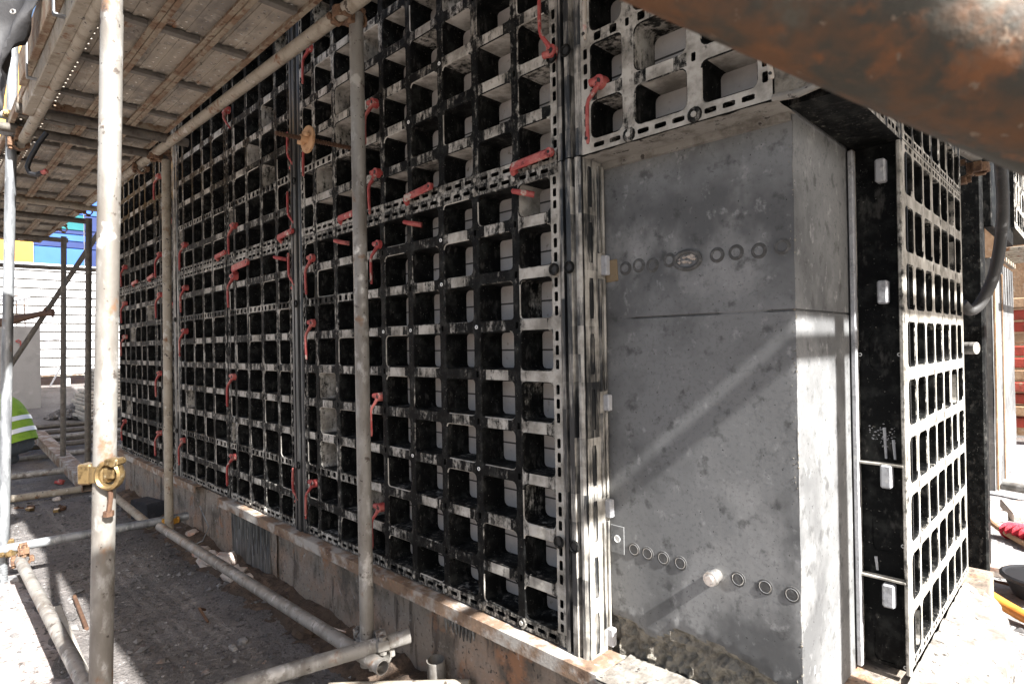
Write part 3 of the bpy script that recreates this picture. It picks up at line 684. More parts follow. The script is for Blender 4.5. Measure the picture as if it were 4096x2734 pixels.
def seam(desc, pts, ang=0., mirror=False, s=1., y=-.004):
    for i, (x, z) in enumerate(sorted(pts, key=lambda q: -q[1])):
        handle(x, z, ang + random.uniform(-.07, .07), ('%s red locking handle %s' % (ordn[i], desc)) if i == 0 else '%s red handle from the top %s' % (ordn[i], desc), mirror, s * random.uniform(.95, 1.04), None, y)
seam('beside the middle scaffold pole', [(-.734, 1.509), (-.728, 1.234), (-.745, .651), (-.75, .226), (-.748, 1.781)])
seam('hanging just right of the near dark channel', [(-1.262, 1.243), (-1.268, .954), (-1.285, .237), (-1.25, 2.174), (-1.255, 1.769)])
seam('standing upright just left of the near dark channel', [(-1.465, 1.133), (-1.465, .125), (-1.462, 1.70), (-1.462, 1.423)], math.pi, True, y=.016)
seam('on the seam two panels left of the middle pole', [(-2.175, 1.245), (-2.205, .69), (-2.225, .242), (-2.165, 1.525)], s=1.05)
handle(-2.25, 2.19, R(-48), 'red locking handle tilted diagonally high under the scaffold rail', False, 1.1)
seam('just right of the far pale-streaked channel', [(-3.0, 1.527), (-3.005, 1.248), (-3.03, .967), (-3.09, .249)], s=1.05)
seam('standing upright left of the far pale-streaked channel', [(-3.30, 1.725), (-3.30, 1.145)], math.pi, True, y=.016)
seam('on the seam left of the second scaffold pole', [(-3.55, 1.53), (-3.555, 1.243), (-3.59, .68), (-3.63, .247), (-3.55, 2.09)], s=1.05)
seam('at the far left end of the formwork', [(-4.55, 1.544), (-4.56, 1.242), (-4.58, .964), (-4.61, .256)], s=1.05)
def flat_proto():
    root = empty('locking_handle')
    b = MB(); b.bev((.078, -.014, .016), (.070, .0065, .0115), .004, Matrix.Rotation(R(-3), 3, 'Y')); b.cyl((.146, -.0205, .0200), (.146, -.0075, .0200), .0115, 12); l = b.build('lever', 'red', root, local=True)
    c = MB(); c.cyl((.146, -.0203, .0200), (.146, -.0215, .0200), .0042, 10); o = c.build('lever_eye', 'darkhole', None); o.parent = l
    b = MB(); b.sweep([(.012, -.012, .012), (.004, .0, .004), (-.002, .02, -.006)], [.011, .012, .012], 10); b.build('neck', 'red', root, smooth=True, local=True)
    return root
FP = flat_proto(); fu = [True]
for x, z, l, mm in ((-1.02, 1.362, 'red handle lying level on the seam, left of the middle pole', None), (-.55, 1.360, 'red handle lying level on the seam, right of the middle pole', None), (-.008, 1.352, 'cement-dusted red handle lying on the seam near the corner channel', None), (-1.60, 1.365, 'red handle lying level on the seam beside the near dark channel', None), (-2.44, 1.368, 'small red handle lying on the seam above the fourth panel', None), (-2.19, 1.270, 'red handle lying level just under the seam, two panels left of the middle pole', None), (-4.3, 1.368, 'red handle lying on the seam at the far left panel', None), (-3.85, 1.368, 'red handle lying on the seam left of the second pole', None)):
    o = FP if fu[0] else copy_tree(FP); fu[0] = False
    o.location = (x, -.003, z); s_ = 1.5 if z < 1.3 else 1.08; o.scale = (s_, 1, s_); o.rotation_euler = (0, R(random.uniform(-3, 2)), 0)
    tag(o, l, 'handle', 'red locking handles on the formwork')
nb = None
for x, z, l in ((-.53, 1.285, 'red handle head poking out just below the seam right of the middle pole'), (.02, 1.290, 'red handle head poking out below the seam near the corner channel'), (-1.03, 1.285, 'red handle head poking out below the seam left of the middle pole'), (-1.62, 1.285, 'red handle head poking out below the seam left of the near channel')):
    if nb is None:
        b = MB(); b.sweep([(-.038, -.010, .006), (-.028, -.014, .006), (.0, -.010, .0), (.03, .004, -.006), (.05, .03, -.01)], [.005, .010, .011, .012, .012], 10); nb = b.build('locking_handle', 'red', None, smooth=True); o = nb
    else: o = nb.copy(); col.objects.link(o)
    o.location = (x, -.002, z); o.scale = (.62, .9, .8); tag(o, l, 'handle', 'red locking handles on the formwork')
handle(.318, 1.518, 0, 'large red locking handle hanging at the left edge of the overhanging panel', False, 1.0)
handle(.315, 1.79, 0, 'cement-coated handle hanging at the top of the overhanging panel', False, 1., 'reddusty')
handle(.722, 1.50, R(-8), 'cement-smeared pinkish handle at the right edge of the overhanging panel', True, .8, 'reddusty')
handle(.158, 1.655, math.pi, 'red handle standing upright left of the upper corner channel', True, 1.0)

# ------------------------------------------------------------------ tie rod with washer plate
tr = empty('tie_rod', (-.93, 0, 1.66), 'rusty threaded tie rod with round washer plate jutting from the formwork', 'tie rod')
b = MB(); P0, P1 = V((-.93, .06, 1.655)), V((-.93, -.315, 1.64))
b.cyl(P0, P1, .0072, 12)
n = 34
for i in range(n):
    p = P0.lerp(P1, (i + .5) / n); b.torus(p, (0.02, 1, .1), .0078, .0022, 12, 5, .0018)
b.build('threaded_rod', 'rustdark', tr, smooth=True)
b = MB(); pc = P0.lerp(P1, .66); b.cyl(pc + V((0, .004, 0)), pc - V((0, .004, 0)), .052, 28, .051); b.torus(pc, (0, 1, 0), .049, .004, 28, 6); wp = b.build('washer_plate', 'washer', tr, smooth=True)
b = MB(); b.cyl(pc, pc - V((0, .030, 0)), .017, 12, .014); b.bev(pc + V((-.02, -.018, -.012)), (.020, .008, .008), .003, Matrix.Rotation(R(20), 3, 'Y')); b.bev(pc + V((.02, -.018, .012)), (.020, .008, .008), .003, Matrix.Rotation(R(20), 3, 'Y')); b.build('wing_nut', 'washer', tr, smooth=True)

# ------------------------------------------------------------------ scaffold tubes
TR = .0243
def tube(a, b_, mat, label, group='scaffold tubes', r=TR, name='scaffold_tube', segs=1):
    m = MB(); m.pipe(a, b_, r, segs=segs); o = m.build(name, mat, origin=a, smooth=True)
    return tag(o, label, 'scaffold tube', group)
tube((-.574, -.18, -.245), (-.570, -.185, 1.985), 'galv', 'upright grey scaffold pole in the middle, in front of the formwork')
tube((-2.80, -.18, -.245), (-2.75, -.18, 1.985), 'galvwarm', 'second upright pole along the formwork, behind the first')
tube((-5.10, -.19, -.24), (-4.95, -.18, 1.99), 'tubedark', 'dark upright pole just left of the big near pole, third along the wall', )
tube((-6.30, -.19, -.30), (-6.14, -.18, 2.0), 'tubedark', 'farthest dark upright pole in front of the white hoarding')
tube((-0.4561, -0.9742, -0.33), (-0.474, -0.9175, 1.6694), 'galv', 'big near upright pole with a yellow clamp on it', segs=1)
tube((-0.4736, -0.9189, 1.6201), (-0.4861, -0.8793, 3.017), 'galv', 'upper length of the big near upright pole', r=.0225)
tube((-2.99, -.93, -.245), (-2.91, -.85, 3.2), 'galvcold', 'upright galvanised pole at the far left edge of the picture')
tube((.35, -.235, 1.955), (-7.1, -.225, 2.115), 'galvwarm', 'long sloping scaffold rail running above the formwork', segs=3)
tube((.4, -.826, 1.955), (-3.0, -.835, 1.985), 'galvwarm', 'thick rail along the left side under the steel planks')
tube((-2.95, -.86, 1.94), (-7.2, -.84, 1.97), 'galvwarm', 'rail continuing left of the big near pole towards the hoarding')
for x, y0, y1, mtn, lb in ((-2.50, -.90, -.14, 'tubedark', 'nearer of two cross tubes under the steel planks'), (-2.86, -.95, -.14, 'tubedark', 'second cross tube under the steel planks, at the second pole'), (-4.72, -1.1, -.12, 'galvwarm', 'third cross tube under the steel planks, just above the hoarding'), (-5.35, -1.1, -.10, 'tubedark', 'fourth cross tube under the planks towards the hoarding'), (-6.6, -1.1, -.08, 'tubedark', 'farthest cross tube at the end of the scaffold rail')):
    tube((x, y0, 2.035), (x + .02, y1, 2.03), mtn, lb)
tube((-7.4, -2.0, 1.80), (-7.2, 1.6, 1.82), 'tubedark', 'dark horizontal tube crossing in front of the yellow and blue building')
tube((-2.95, -1.9, 2.13), (-2.93, -.80, 2.12), 'galvcold', 'upper short bright tube entering at the left edge')
tube((-2.90, -1.9, 2.03), (-2.88, -.80, 2.02), 'galvcold', 'lower short bright tube entering at the left edge')
tube((-6.23, .19, 2.20), (-6.98, -.55, .67), 'tubedark', 'dark diagonal brace gripped by a hand in front of the hoarding')
tube((-2.74, -.245, -.195), (-.44, -.205, -.195), 'galv', 'low base tube running along the ground beside the plinth')
tube((-4.6, -.20, -.23), (-2.95, -.245, -.23), 'galvwarm', 'low base tube behind, continuing along the plinth')
tube((-2.93, -.98, -.195), (-2.86, -.055, -.195), 'galvcold', 'low cross tube with a yellow clamp at its right end')
tube((-2.80, -.885, -.225), (-.55, -.895, -.20), 'galv', 'low base tube at the lower left, running towards the viewer')
tube((-.78, -.92, -.205), (-.475, -.075, -.15), 'galv', 'low cross tube at the bottom centre in front of the middle pole')
tube((-.62, -.30, -.30), (-.25, .0, -.27), 'galvwarm', 'short sunlit tube on the ground below the middle pole')
b = MB(); b.pipe((-.42, .005, -.40), (-.415, -.01, -.235), .032, n=20); tag(b.build('pipe_stub', 'galv', origin=(-.42, 0, -.4), smooth=True), 'short fat grey pipe stub standing by the plinth at the bottom', 'pipe')
b = MB(); b.bev((-1.55, -.84, -.33), (.62, .02, .022), .004, Matrix.Rotation(R(-2.0), 3, 'Z')); tag(b.build('pale_batten', 'board', origin=(-1.5, -.84, -.35)), 'pale timber batten lying under the lower left base tube', 'batten')
# near rusty tube across the upper right corner
tube((.929, -1.105, 1.168), (1.37, -.666, .883), 'bigpipe', 'thick rusty tube close to the viewer across the upper right corner', 'near tube', r=.045)

# couplers
def coupler(c, d1, d2, mat, label, r=TR, gap=None):
    d1, d2 = V(d1).normalized(), V(d2).normalized(); nrm = d1.cross(d2).normalized()
    root = empty('tube_coupler', c, label, 'coupler', 'scaffold couplers'); c = V(c); h = (gap or 2 * r + .006) / 2
    for k, (d, sgn, nm) in enumerate(((d1, -1, 'band'), (d2, 1, 'band'))):
        p = c + nrm * h * sgn; b = MB(); b.torus(p, d, r + .0045, .0055, 20, 4, .024); bd = b.build(nm, mat, root, smooth=False)
        s = d.cross(nrm).normalized(); q = p + s * (r + .014)
        rot = Matrix((s, nrm, d)).transposed()
        b = MB(); b.bev(q, (.013, .017, .020), .003, rot); b.build('lug', mat, root)
        b = MB(); b.cyl(q - nrm * .034, q + nrm * .030, .0065, 10); b.cyl(q + nrm * .018, q + nrm * .030, .0125, 6); b.cyl(q - nrm * .030, q - nrm * .022, .012, 6); b.build('bolt', mat, root)
        b = MB(); b.bev(p - s * (r + .010), (.009, .014, .020), .003, rot); b.build('hinge', mat, root)
    rot = Matrix((d1, d2, nrm)).transposed() if abs(d1.dot(d2)) < .3 else Matrix((d1, nrm.cross(d1), nrm)).transposed()
    b = MB(); b.bev(c, (.024, .024, .010), .003, rot); b.build('saddle', mat, root)
    return root
coupler((-.572, -.21, 1.965), (0, 0, 1), (1, 0, -.02), 'rustc', 'brown rusty coupler at the top of the middle pole')
coupler((-2.77, -.205, 2.0), (0, 0, 1), (1, 0, -.02), 'rustc', 'rusty coupler where the rail meets the second pole')
coupler((-3.1, -.225, 2.03), (1, 0, 0), (0, 1, 0), 'rustc', 'rusty coupler on the rail beyond the second pole')
coupler((-4.98, -.205, 2.055), (0, 0, 1), (1, 0, 0), 'rustc', 'dark coupler on the rail at the third pole')
coupler((-6.16, -.205, 2.08), (0, 0, 1), (1, 0, 0), 'rustc', 'dark coupler on the rail at the farthest pole')
coupler((-2.87, -.85, 1.985), (1, 0, 0), (0, 1, 0), 'rustc', 'rusty coupler joining the left rail and a cross tube')
coupler((-2.935, -.865, 2.12), (0, 0, 1), (0, 1, 0), 'brass', 'yellowish coupler high on the far left pole')
coupler((-2.92, -.865, 2.02), (0, 0, 1), (0, 1, 0), 'rustc', 'rusty coupler just below it on the far left pole')
coupler((-2.96, -.905, -.215), (0, 0, 1), (0, 1, 0), 'brass', 'pale yellow coupler at the foot of the far left pole')
coupler((-2.87, -.155, -.20), (0, 0, 1), (0, 1, 0), 'yellowc', 'bright yellow coupler at the foot of the second pole')
coupler((-.60, -.185, -.19), (0, 0, 1), (.35, .94, .05), 'galv', 'grey coupler at the foot of the middle pole')
coupler((-.52, -.16, -.175), (1, 0, 0), (.35, .94, .05), 'galv', 'grey coupler near the end of the low cross tube')
coupler((-2.76, -.87, -.20), (1, 0, 0), (0, 1, 0), 'rustc', 'rusty coupler joining the low tubes at the lower left')
# open clamp on the near pole
oc = empty('open_clamp', (-0.464, -0.9491, 0.5547), 'open yellow-zinc swivel clamp hanging on the big near pole', 'coupler', 'scaffold couplers')
ax = V((-0.009, 0.0284, 0.9996)).normalized(); c0 = V((-0.464, -0.9491, 0.5547)); vr = V((.71, .704, 0)); vf = V((.70, -.71, 0))
b = MB(); b.torus(c0, ax, TR + .004, .0055, 24, 4, .026); b.build('band', 'brass', oc)
b = MB(); b.bev(c0 - vr * .034 + vf * .004, (.016, .020, .024), .004, Matrix((vr, vf.cross(vr) * 0 + V((-.704, .71, 0)), V((0, 0, 1)))).transposed()); b.build('saddle', 'brass', oc)
rt = Matrix((vr, V((-.704, .71, 0)), V((0, 0, 1)))).transposed()
b = MB()
c1 = c0 + vr * .030 + vf * .026
pts = [c1 + vr * (.026 * math.cos(t)) + V((0, 0, .030 * math.sin(t))) for t in [R(a_) for a_ in range(120, 421, 25)]]
b.sweep(pts, .0085, 8, flat=(1.6, .8)); b.build('open_jaw', 'brass', oc, smooth=True)
b = MB(); b.bev(c1 + vr * .004 + V((0, 0, .004)) + vf * .006, (.013, .006, .013), .003, rt); b.bev(c1 + vr * .012 + V((0, 0, .031)), (.016, .016, .008), .003, rt); b.build('jaw_plate', 'brass', oc)
b = MB(); b.cyl(c1 + vr * .018 + V((0, 0, .030)) - vf * .02, c1 + vr * .018 + V((0, 0, .030)) + vf * .02, .0085, 12); b.build('hinge_pin', 'brass', oc, smooth=True)
b = MB(); b.sweep([c1 + V((0, 0, -.028)), c1 + vr * .002 + V((0, 0, -.05)), c1 - vr * .004 + V((0, 0, -.092))], .0055, 8); b.cyl(c1 - vr * .004 + V((0, 0, -.085)), c1 - vr * .004 + V((0, 0, -.097)), .0115, 6); b.build('hanging_bolt', 'rustdark', oc, smooth=True)

# ------------------------------------------------------------------ perforated steel planks
def plank_mesh(L, W):
    m = MB(); nx = int(L / .055); lanes = [(-W / 2 + .012, 0), (-W / 2 + .050, 1), (-W / 2 + .088, 2)]
    # cross section bands: hole lanes and raised ribs
    bands = [(-.5, -.40, 0, 0), (-.40, -.18, 0, 1), (-.18, -.10, .006, 0), (-.10, .10, 0, 1), (.10, .18, .006, 0), (.18, .40, 0, 1), (.40, .5, 0, 0)]
    for a, b_, h, hole in bands:
        y0, y1 = a * W, b_ * W
        if hole:
            for i in range(nx):
                x0, x1 = L * i / nx, L * (i + 1) / nx
                cx, cy = (x0 + x1) / 2 + (.3 * (x1 - x0) / 2 if i % 2 else 0) * 0, (y0 + y1) / 2; r = .0062; d = .004
                P = [(x0, y0, 0), (x1, y0, 0), (x1, y1, 0), (x0, y1, 0)]
                H6 = [(cx + r * math.cos(R(45 * q)), cy + r * math.sin(R(45 * q)), 0) for q in range(8)]
                H2 = [(p[0], p[1], d) for p in H6]
                m.add(P + H6 + H2, [(0, 1, 11, 10, 9), (1, 2, 5, 4, 11), (2, 3, 7, 6, 5), (3, 0, 9, 8, 7)] + [(4 + q, 4 + (q + 1) % 8, 12 + (q + 1) % 8, 12 + q) for q in range(8)])
        else:
            m.add([(0, y0, -h), (L, y0, -h), (L, y1, -h), (0, y1, -h)], [(0, 1, 2, 3)])
            if h: m.add([(0, y0, 0), (L, y0, 0), (L, y0, -h), (0, y0, -h)], [(0, 1, 2, 3)]); m.add([(0, y1, -h), (L, y1, -h), (L, y1, 0), (0, y1, 0)], [(0, 1, 2, 3)])
    return m
plank_cache = {}
def plank(x0, y, z, L, W, label, rz=0., group='perforated steel scaffold planks', nbar=5):
    key = (round(L, 3), round(W, 3))
    root = empty('steel_plank', (x0, y, z), label, 'scaffold plank', group, rz)
    if key not in plank_cache:
        d = plank_mesh(L, W).build('perforated_sheet', 'deck', None, local=True); plank_cache[key] = d.data
        d.parent = root
        e = MB()
        for s in (-1, 1):
            e.bev((L / 2, s * (W / 2 - .003), -.012), (L / 2, .0022, .024), .001); e.bev((L / 2, s * (W / 2 - .012), -.034), (L / 2, .009, .0022), .001)
        e.box((.003, 0, -.012), (.003, W / 2 - .006, .022)); e.box((L - .003, 0, -.012), (.003, W / 2 - .006, .022))
        eo = e.build('folded_edge', 'deckrust', None, local=True); eo.parent = root; plank_cache[key + (1,)] = eo.data
        c = MB(); c.bev((0, 0, -.016), (.016, W / 2 - .02, .010), .002); co = c.build('crossbar', 'crossbar', None, local=True); plank_cache[key + (2,)] = co.data
        co.parent = root; co.location = (L * .5 / nbar, 0, 0); st = 1
    else:
        for q, nm in ((key, 'perforated_sheet'), (key + (1,), 'folded_edge')):
            o = bpy.data.objects.new(nm, plank_cache[q]); col.objects.link(o); o.parent = root
        st = 0
    for i in range(st, nbar):
        o = bpy.data.objects.new('crossbar', plank_cache[key + (2,)]); col.objects.link(o); o.parent = root; o.location = (L * (i + .5) / nbar, 0, 0)
    return root
rowlab = ['nearest the formwork', 'second from the formwork', 'third from the formwork', 'at the outer edge']
baylab = {-2.47: 'of the nearest visible bay', -4.80: 'of the second bay', -7.10: 'of the farthest bay', -.13: 'passing overhead of the viewer'}
for bx, L in ((-2.47, 2.32), (-4.80, 2.30), (-7.10, 2.26), (-.13, 2.24)):
    for k_, y in enumerate((-.338, -.520, -.702, -.844)):
        plank(bx, y + 0, 2.088 + random.uniform(0, .006), L, .180 if k_ < 3 else .10, 'perforated rusty steel plank %s, %s' % (baylab[bx], rowlab[k_]))
# return deck round the corner (throws the shade on the pier)
for i in range(5): plank(1.29 + i * .183, -.2, 2.09, 2.5, .178, 'return deck plank above the corner, row %s from the wall' % ordn[i], rz=R(90))
tube((2.175, -1.0, 2.045), (2.175, 2.6, 2.045), 'galv', 'cross tube at the outer end of the return deck')
tube((1.93, .315, -.39), (1.93, .315, 2.1), 'galv', 'upright pole carrying the return deck outside the picture', r=.038)
for i in range(4): plank(1.56 + .11 + i * .215, -1.62, 2.10, .68, .20, 'added shade plank beside the return deck, row %s from the wall' % ordn[i], rz=R(90), nbar=2)  # unseen planks added to shade the rusty tube and the near pole's foot
def platform(x0, x1, y0, y1, z, label):  # unseen board platforms, added only to keep light off what lies below
    b = MB(); n = max(1, int((y1 - y0) / .22))
    for i in range(n): b.bev(((x0 + x1) / 2, y0 + (i + .5) * (y1 - y0) / n, z), ((x1 - x0) / 2, (y1 - y0) / n / 2 - .002, .022), .003)
    tag(b.build('shade_platform', 'timber', origin=(x0, y0, z)), label, 'platform', 'added shade platforms')
platform(-5.2, 2.88, -.55, -.35, 2.76, 'outermost boards of the added shade platform over the formwork')
platform(-5.2, 1.10, -.345, -.215, 2.76, 'long middle board of the added shade platform over the formwork')  # gap before the next board lets sun onto the gully rubble
platform(1.42, 2.88, -.345, -.215, 2.76, 'short middle board of the added shade platform over the formwork')
platform(-5.2, 2.88, -.21, .5, 2.76, 'inner boards of the added shade platform over the formwork')
platform(-4.2, 2.2, -.92, .2, 4.15, 'added board platform for shade above the picture')  # added to darken the view up through the plank holes
platform(-9.2, 2.2, -.93, .9, 6.2, 'added board platform for shade high above the picture')  # added to put the far concrete wall in shade
# rusty toe board, beam and hanging bits on the outer edge
b = MB(); b.bev((-1.03, -.872, 2.00), (1.32, .020, .04), .003); tag(b.build('side_beam', 'galvwarm', origin=(-1.0, -.9, 1.97)), 'pale board edge just left of the thick left rail', 'board')
b = MB(); b.bev((-.9, -.914, 2.11), (1.3, .005, .07), .002); b.bev((-.9, -.905, 2.045), (1.3, .012, .004), .001); tag(b.build('toe_board', 'deckrust', origin=(-1.2, -.98, 2.02)), 'rusty steel toe board along the outer edge of the planks', 'toe board')
for i, x in enumerate((-1.9, -1.25, -.7)):
    b = MB(); b.bev((x, -.924, 2.08), (.012, .003, .10), .001); b.bev((x, -.905, 1.978), (.012, .02, .003), .001); tag(b.build('hanger_strap', 'galvcold', origin=(x, -.99, 1.95)), 'grey hanger strap on the rusty toe board, %s from the far end' % ['first', 'second', 'third'][i], 'strap', 'hanger straps')
# tarpaulin bundle at the top left corner
b = MB(); nu, nv = 26, 18
for i in range(nu + 1):
    for j in range(nv + 1):
        u, v = i / nu, j / nv
        p = V((-1.75, -1.16, 2.42)) * (1 - u) * (1 - v) + V((-1.44, -.84, 2.30)) * u * (1 - v) + V((-1.66, -1.06, 1.70)) * (1 - u) * v + V((-1.585, -.975, 1.99)) * u * v
        f = V((.70, -.71, 0)) * (.035 * math.sin(u * 7 + v * 3) + .02 * noise.noise((u * 5, v * 5, 1)))
        p = p + f - V((0, 0, .06 * math.sin(math.pi * u) * (1 - v)))
        b.v.append(tuple(p))
b.f = [(i * (nv + 1) + j, (i + 1) * (nv + 1) + j, (i + 1) * (nv + 1) + j + 1, i * (nv + 1) + j + 1) for i in range(nu) for j in range(nv)]; b.d = [0.] * len(b.f)
o = b.build('tarpaulin', 'tarp', origin=(-1.6, -1.0, 2.0), smooth=True); sd = o.modifiers.new('thick', 'SOLIDIFY'); sd.thickness = .004
tag(o, 'grey tarpaulin with an eyelet hanging in the upper left corner', 'tarpaulin')
b = MB(); b.torus((-1.545, -1.0, 2.075), (.70, -.71, 0), .008, .003, 14, 6); e_ = b.build('eyelet', 'steelnew', o, smooth=True)
# black cord hook with red end
b = MB(); pts = [(-2.02, -.845, 1.80), (-2.045, -.87, 1.755), (-2.072, -.897, 1.69), (-2.082, -.907, 1.65), (-2.074, -.90, 1.625), (-2.055, -.88, 1.617), (-2.035, -.86, 1.626)]
b.sweep(pts, .010, 10); o = b.build('cable_end', 'black', origin=(-2.05, -.88, 1.6), smooth=True)
b = MB(); b.sweep([(-2.036, -.861, 1.6255), (-2.022, -.847, 1.633)], .0105, 10); b.build('red_tip', 'red', o, smooth=True)
tag(o, 'black bent cable end with a red tip hanging from the left rail', 'cable')

# ------------------------------------------------------------------ things lying on the ground
def lying_coupler(x, y, rz, label):
    root = empty('loose_coupler', (x, y, gz(x, y) + .012), label, 'coupler', 'loose couplers on the dirt', rz)
    b = MB(); b.sweep([(.03 * math.cos(R(a)), .03 * math.sin(R(a)), .012) for a in range(0, 200, 25)], .010, 6, flat=(1, 1.5)); b.build('open_band', 'rustdark', root, local=True)
    b = MB(); b.bev((.045, -.02, .01), (.028, .018, .012), .003); b.build('saddle', 'brass', root, local=True)
    b = MB(); b.cyl((-.05, -.01, .01), (-.13, -.03, .006), .006, 8); b.cyl((-.10, -.02, .01), (-.112, -.024, .01), .012, 6); b.build('bolt', 'rustdark', root, local=True)
lying_coupler(-4.76, -.63, .4, 'loose open coupler lying on the dirt beside the far left pole')
lying_coupler(-4.55, -.46, -.3, 'loose open coupler lying on the dirt, right of the other one')
o = copy_tree(HP); o.location = (-5.65, -.30, gz(-5.65, -.3) + .03); o.rotation_euler = (R(80), R(20), R(60)); o.scale = (1.5,) * 3; tag(o, 'red locking handle dropped on the dirt behind the left poles', 'handle', 'red locking handles on the formwork')
b = MB(); b.sweep([(-2.42, -.71, gz(-2.4, -.7) + .02), (-1.98, -.735, gz(-2, -.7) + .012)], .009, 8); tag(b.build('steel_rod', 'rustdark', origin=(-2.2, -.72, GZ), smooth=True), 'short dark steel rod lying on the dirt left of the big near pole', 'rod')
b = MB(); b.sweep([(-1.75, -.32, gz(-1.75, -.3) + .03), (-1.70, -.36, gz(-1.7, -.36) + .06), (-1.62, -.35, gz(-1.62, -.35) + .02)], .006, 6); tag(b.build('tie_bracket', 'rustdark', origin=(-1.7, -.33, GZ), smooth=True), 'small dark bent bracket on the dirt between base tubes', 'bracket')
def lump(x, y, r, mat, label, grp='broken lumps on the dirt', seed=0):
    rnd = random.Random(seed); b = MB(); n, mm = 9, 6; P = []
    for j in range(mm + 1):
        for i in range(n):
            t, ph_ = 2 * math.pi * i / n, math.pi * j / mm; d = V((math.cos(t) * math.sin(ph_), math.sin(t) * math.sin(ph_), math.cos(ph_)))
            k_ = 1 + .45 * noise.noise(d * 1.7 + V((seed * 3.1, 0, 0))); P.append(V((x, y, gz(x, y) + r * .35)) + V((d.x * r * 1.2, d.y * r, d.z * r * .7)) * k_)
    b.add(P, [(j * n + i, j * n + (i + 1) % n, (j + 1) * n + (i + 1) % n, (j + 1) * n + i) for j in range(mm) for i in range(n)])
    tag(b.build('rubble_lump', mat, origin=(x, y, gz(x, y))), label, 'rubble', grp)
for i, (x, y, r, m_, l) in enumerate([(-2.60, -.06, .05, 'rubble', 'pale rubble lump in the dirt gully, farthest of the pale ones'), (-2.42, -.07, .065, 'rubble', 'pale pinkish rubble lump in the gully below the drip-stained plinth'), (-2.25, -.05, .07, 'rubble', 'largest pinkish rubble lump in the gully by the plinth'), (-2.05, -.08, .06, 'rubble', 'pale rubble lump in the gully, second from the near end'), (-1.90, -.07, .045, 'rubble', 'small white rubble lump in the gully, nearest of the pale ones'), (-2.02, -.78, .03, 'gravel', 'grey stone beside the lower left base tube'), (-1.35, -.30, .022, 'gravel', 'rounded pale stone beside the base tube in the middle'), (-.95, -.28, .045, 'gravel', 'dark grey rock by the base tube at the bottom'), (-5.0, -.42, .03, 'rubble', 'white concrete chip on the dirt near the red dropped handle'), (-5.25, -.36, .03, 'rubble', 'second white concrete chip on the dirt near the dropped handle'), (-4.75, -.20, .045, 'gravel', 'grey rubble lump behind the big near pole'), (-1.2, -.10, .05, 'soil', 'dark clod of soil against the plinth'), (-2.9, -.02, .04, 'rubble', 'pale stone near the yellow coupler'), (-1.55, -.05, .035, 'soil', 'small dark clod beside the plinth')]): lump(x, y, r, m_, l, seed=i + 2)
b = MB(); b.bev((-3.72, -.07, -.31), (.12, .06, .07), .004, Matrix.Rotation(.2, 3, 'Z')); tag(b.build('dark_box', 'cloth', origin=(-3.72, -.07, GZ)), 'small dark box on the ground at the foot of the far plinth', 'box')
b = MB(); b.sweep([(-2.75, -.02, -.12), (-2.66, -.04, -.13), (-2.60, -.02, -.22), (-2.62, -.05, -.30), (-2.72, -.08, -.345)], .0035, 6); tag(b.build('grey_wire', 'galvcold', origin=(-2.7, 0, -.3), smooth=True), 'thin grey wire loop against the plinth beside the yellow coupler', 'wire')
b = MB(); b.sweep([(-1.9, -.12, -.31), (-1.5, -.09, -.30), (-1.2, -.11, -.305), (-.95, -.05, -.30)], .0028, 6); tag(b.build('pale_wire', 'rubble', origin=(-1.5, -.1, -.3), smooth=True), 'thin pale wire lying along the soil by the plinth', 'wire')
# base jack under the far left pole
b = MB(); b.cyl((-2.99, -.93, -.385), (-2.99, -.93, -.20), .016, 14); 
for i in range(9): b.torus((-2.99, -.93, -.37 + i * .014), (0, 0, 1), .0165, .0025, 14, 4)
o = b.build('base_jack', 'galvcold', origin=(-2.99, -.93, -.39), smooth=True); b = MB(); b.bev((-2.99, -.93, -.385), (.06, .06, .004), .001); b.build('base_plate', 'galvcold', o); tag(o, 'threaded base jack under the far left pole', 'base jack')

# ------------------------------------------------------------------ left background
b = MB(); d = (V((-5.0, -.19, -.31)) - V((-8.2, -.16, -.18))); L_ = d.length; x_, y_, z_ = d.normalized(), V((0, 0, 1)).cross(d.normalized()).normalized(), None
z_ = x_.cross(y_); rot = Matrix((x_, y_, z_)).transposed(); cc = (V((-5.0, -.19, -.31)) + V((-8.2, -.16, -.18))) / 2
b.bev(cc + z_ * .045, (L_ / 2, .062, .004), .001, rot); b.bev(cc - z_ * .045, (L_ / 2, .062, .004), .001, rot); b.bev(cc + y_ * .058, (L_ / 2, .004, .041), .001, rot); b.bev(cc - y_ * .058, (L_ / 2, .004, .041), .001, rot)
tag(b.build('box_beam', 'rust', origin=tuple(cc)), 'rust-brown hollow box beam on the ground at the left', 'beam')
for i in range(9):
    x = -7.5 - i * .30; z = gz(x, .5) + .03 + (.05 if i % 2 else 0) + i * .012
    tube((x + random.uniform(-.15, .15), -1.9 + random.uniform(-.3, .3), z), (x + random.uniform(-.25, .25), 2.6, z + .02), 'tubedark' if i % 3 else 'galv', '%s of the tubes stacked on the ground before the hoarding, counted from the viewer' % (['first', 'second', 'third', 'fourth', 'fifth', 'sixth', 'seventh', 'eighth', 'ninth'][i]), 'tubes stacked on the ground', r=.03)
tube((-6.1, -1.8, -.30), (-5.9, .1, -.30), 'galv', 'thick tube lying crosswise behind the box beam', 'tubes stacked on the ground', r=.032)
tube((-5.15, -1.5, -.34), (-5.05, -.25, -.34), 'galvwarm', 'pale tube lying crosswise at the near end of the box beam', 'tubes stacked on the ground', r=.03)
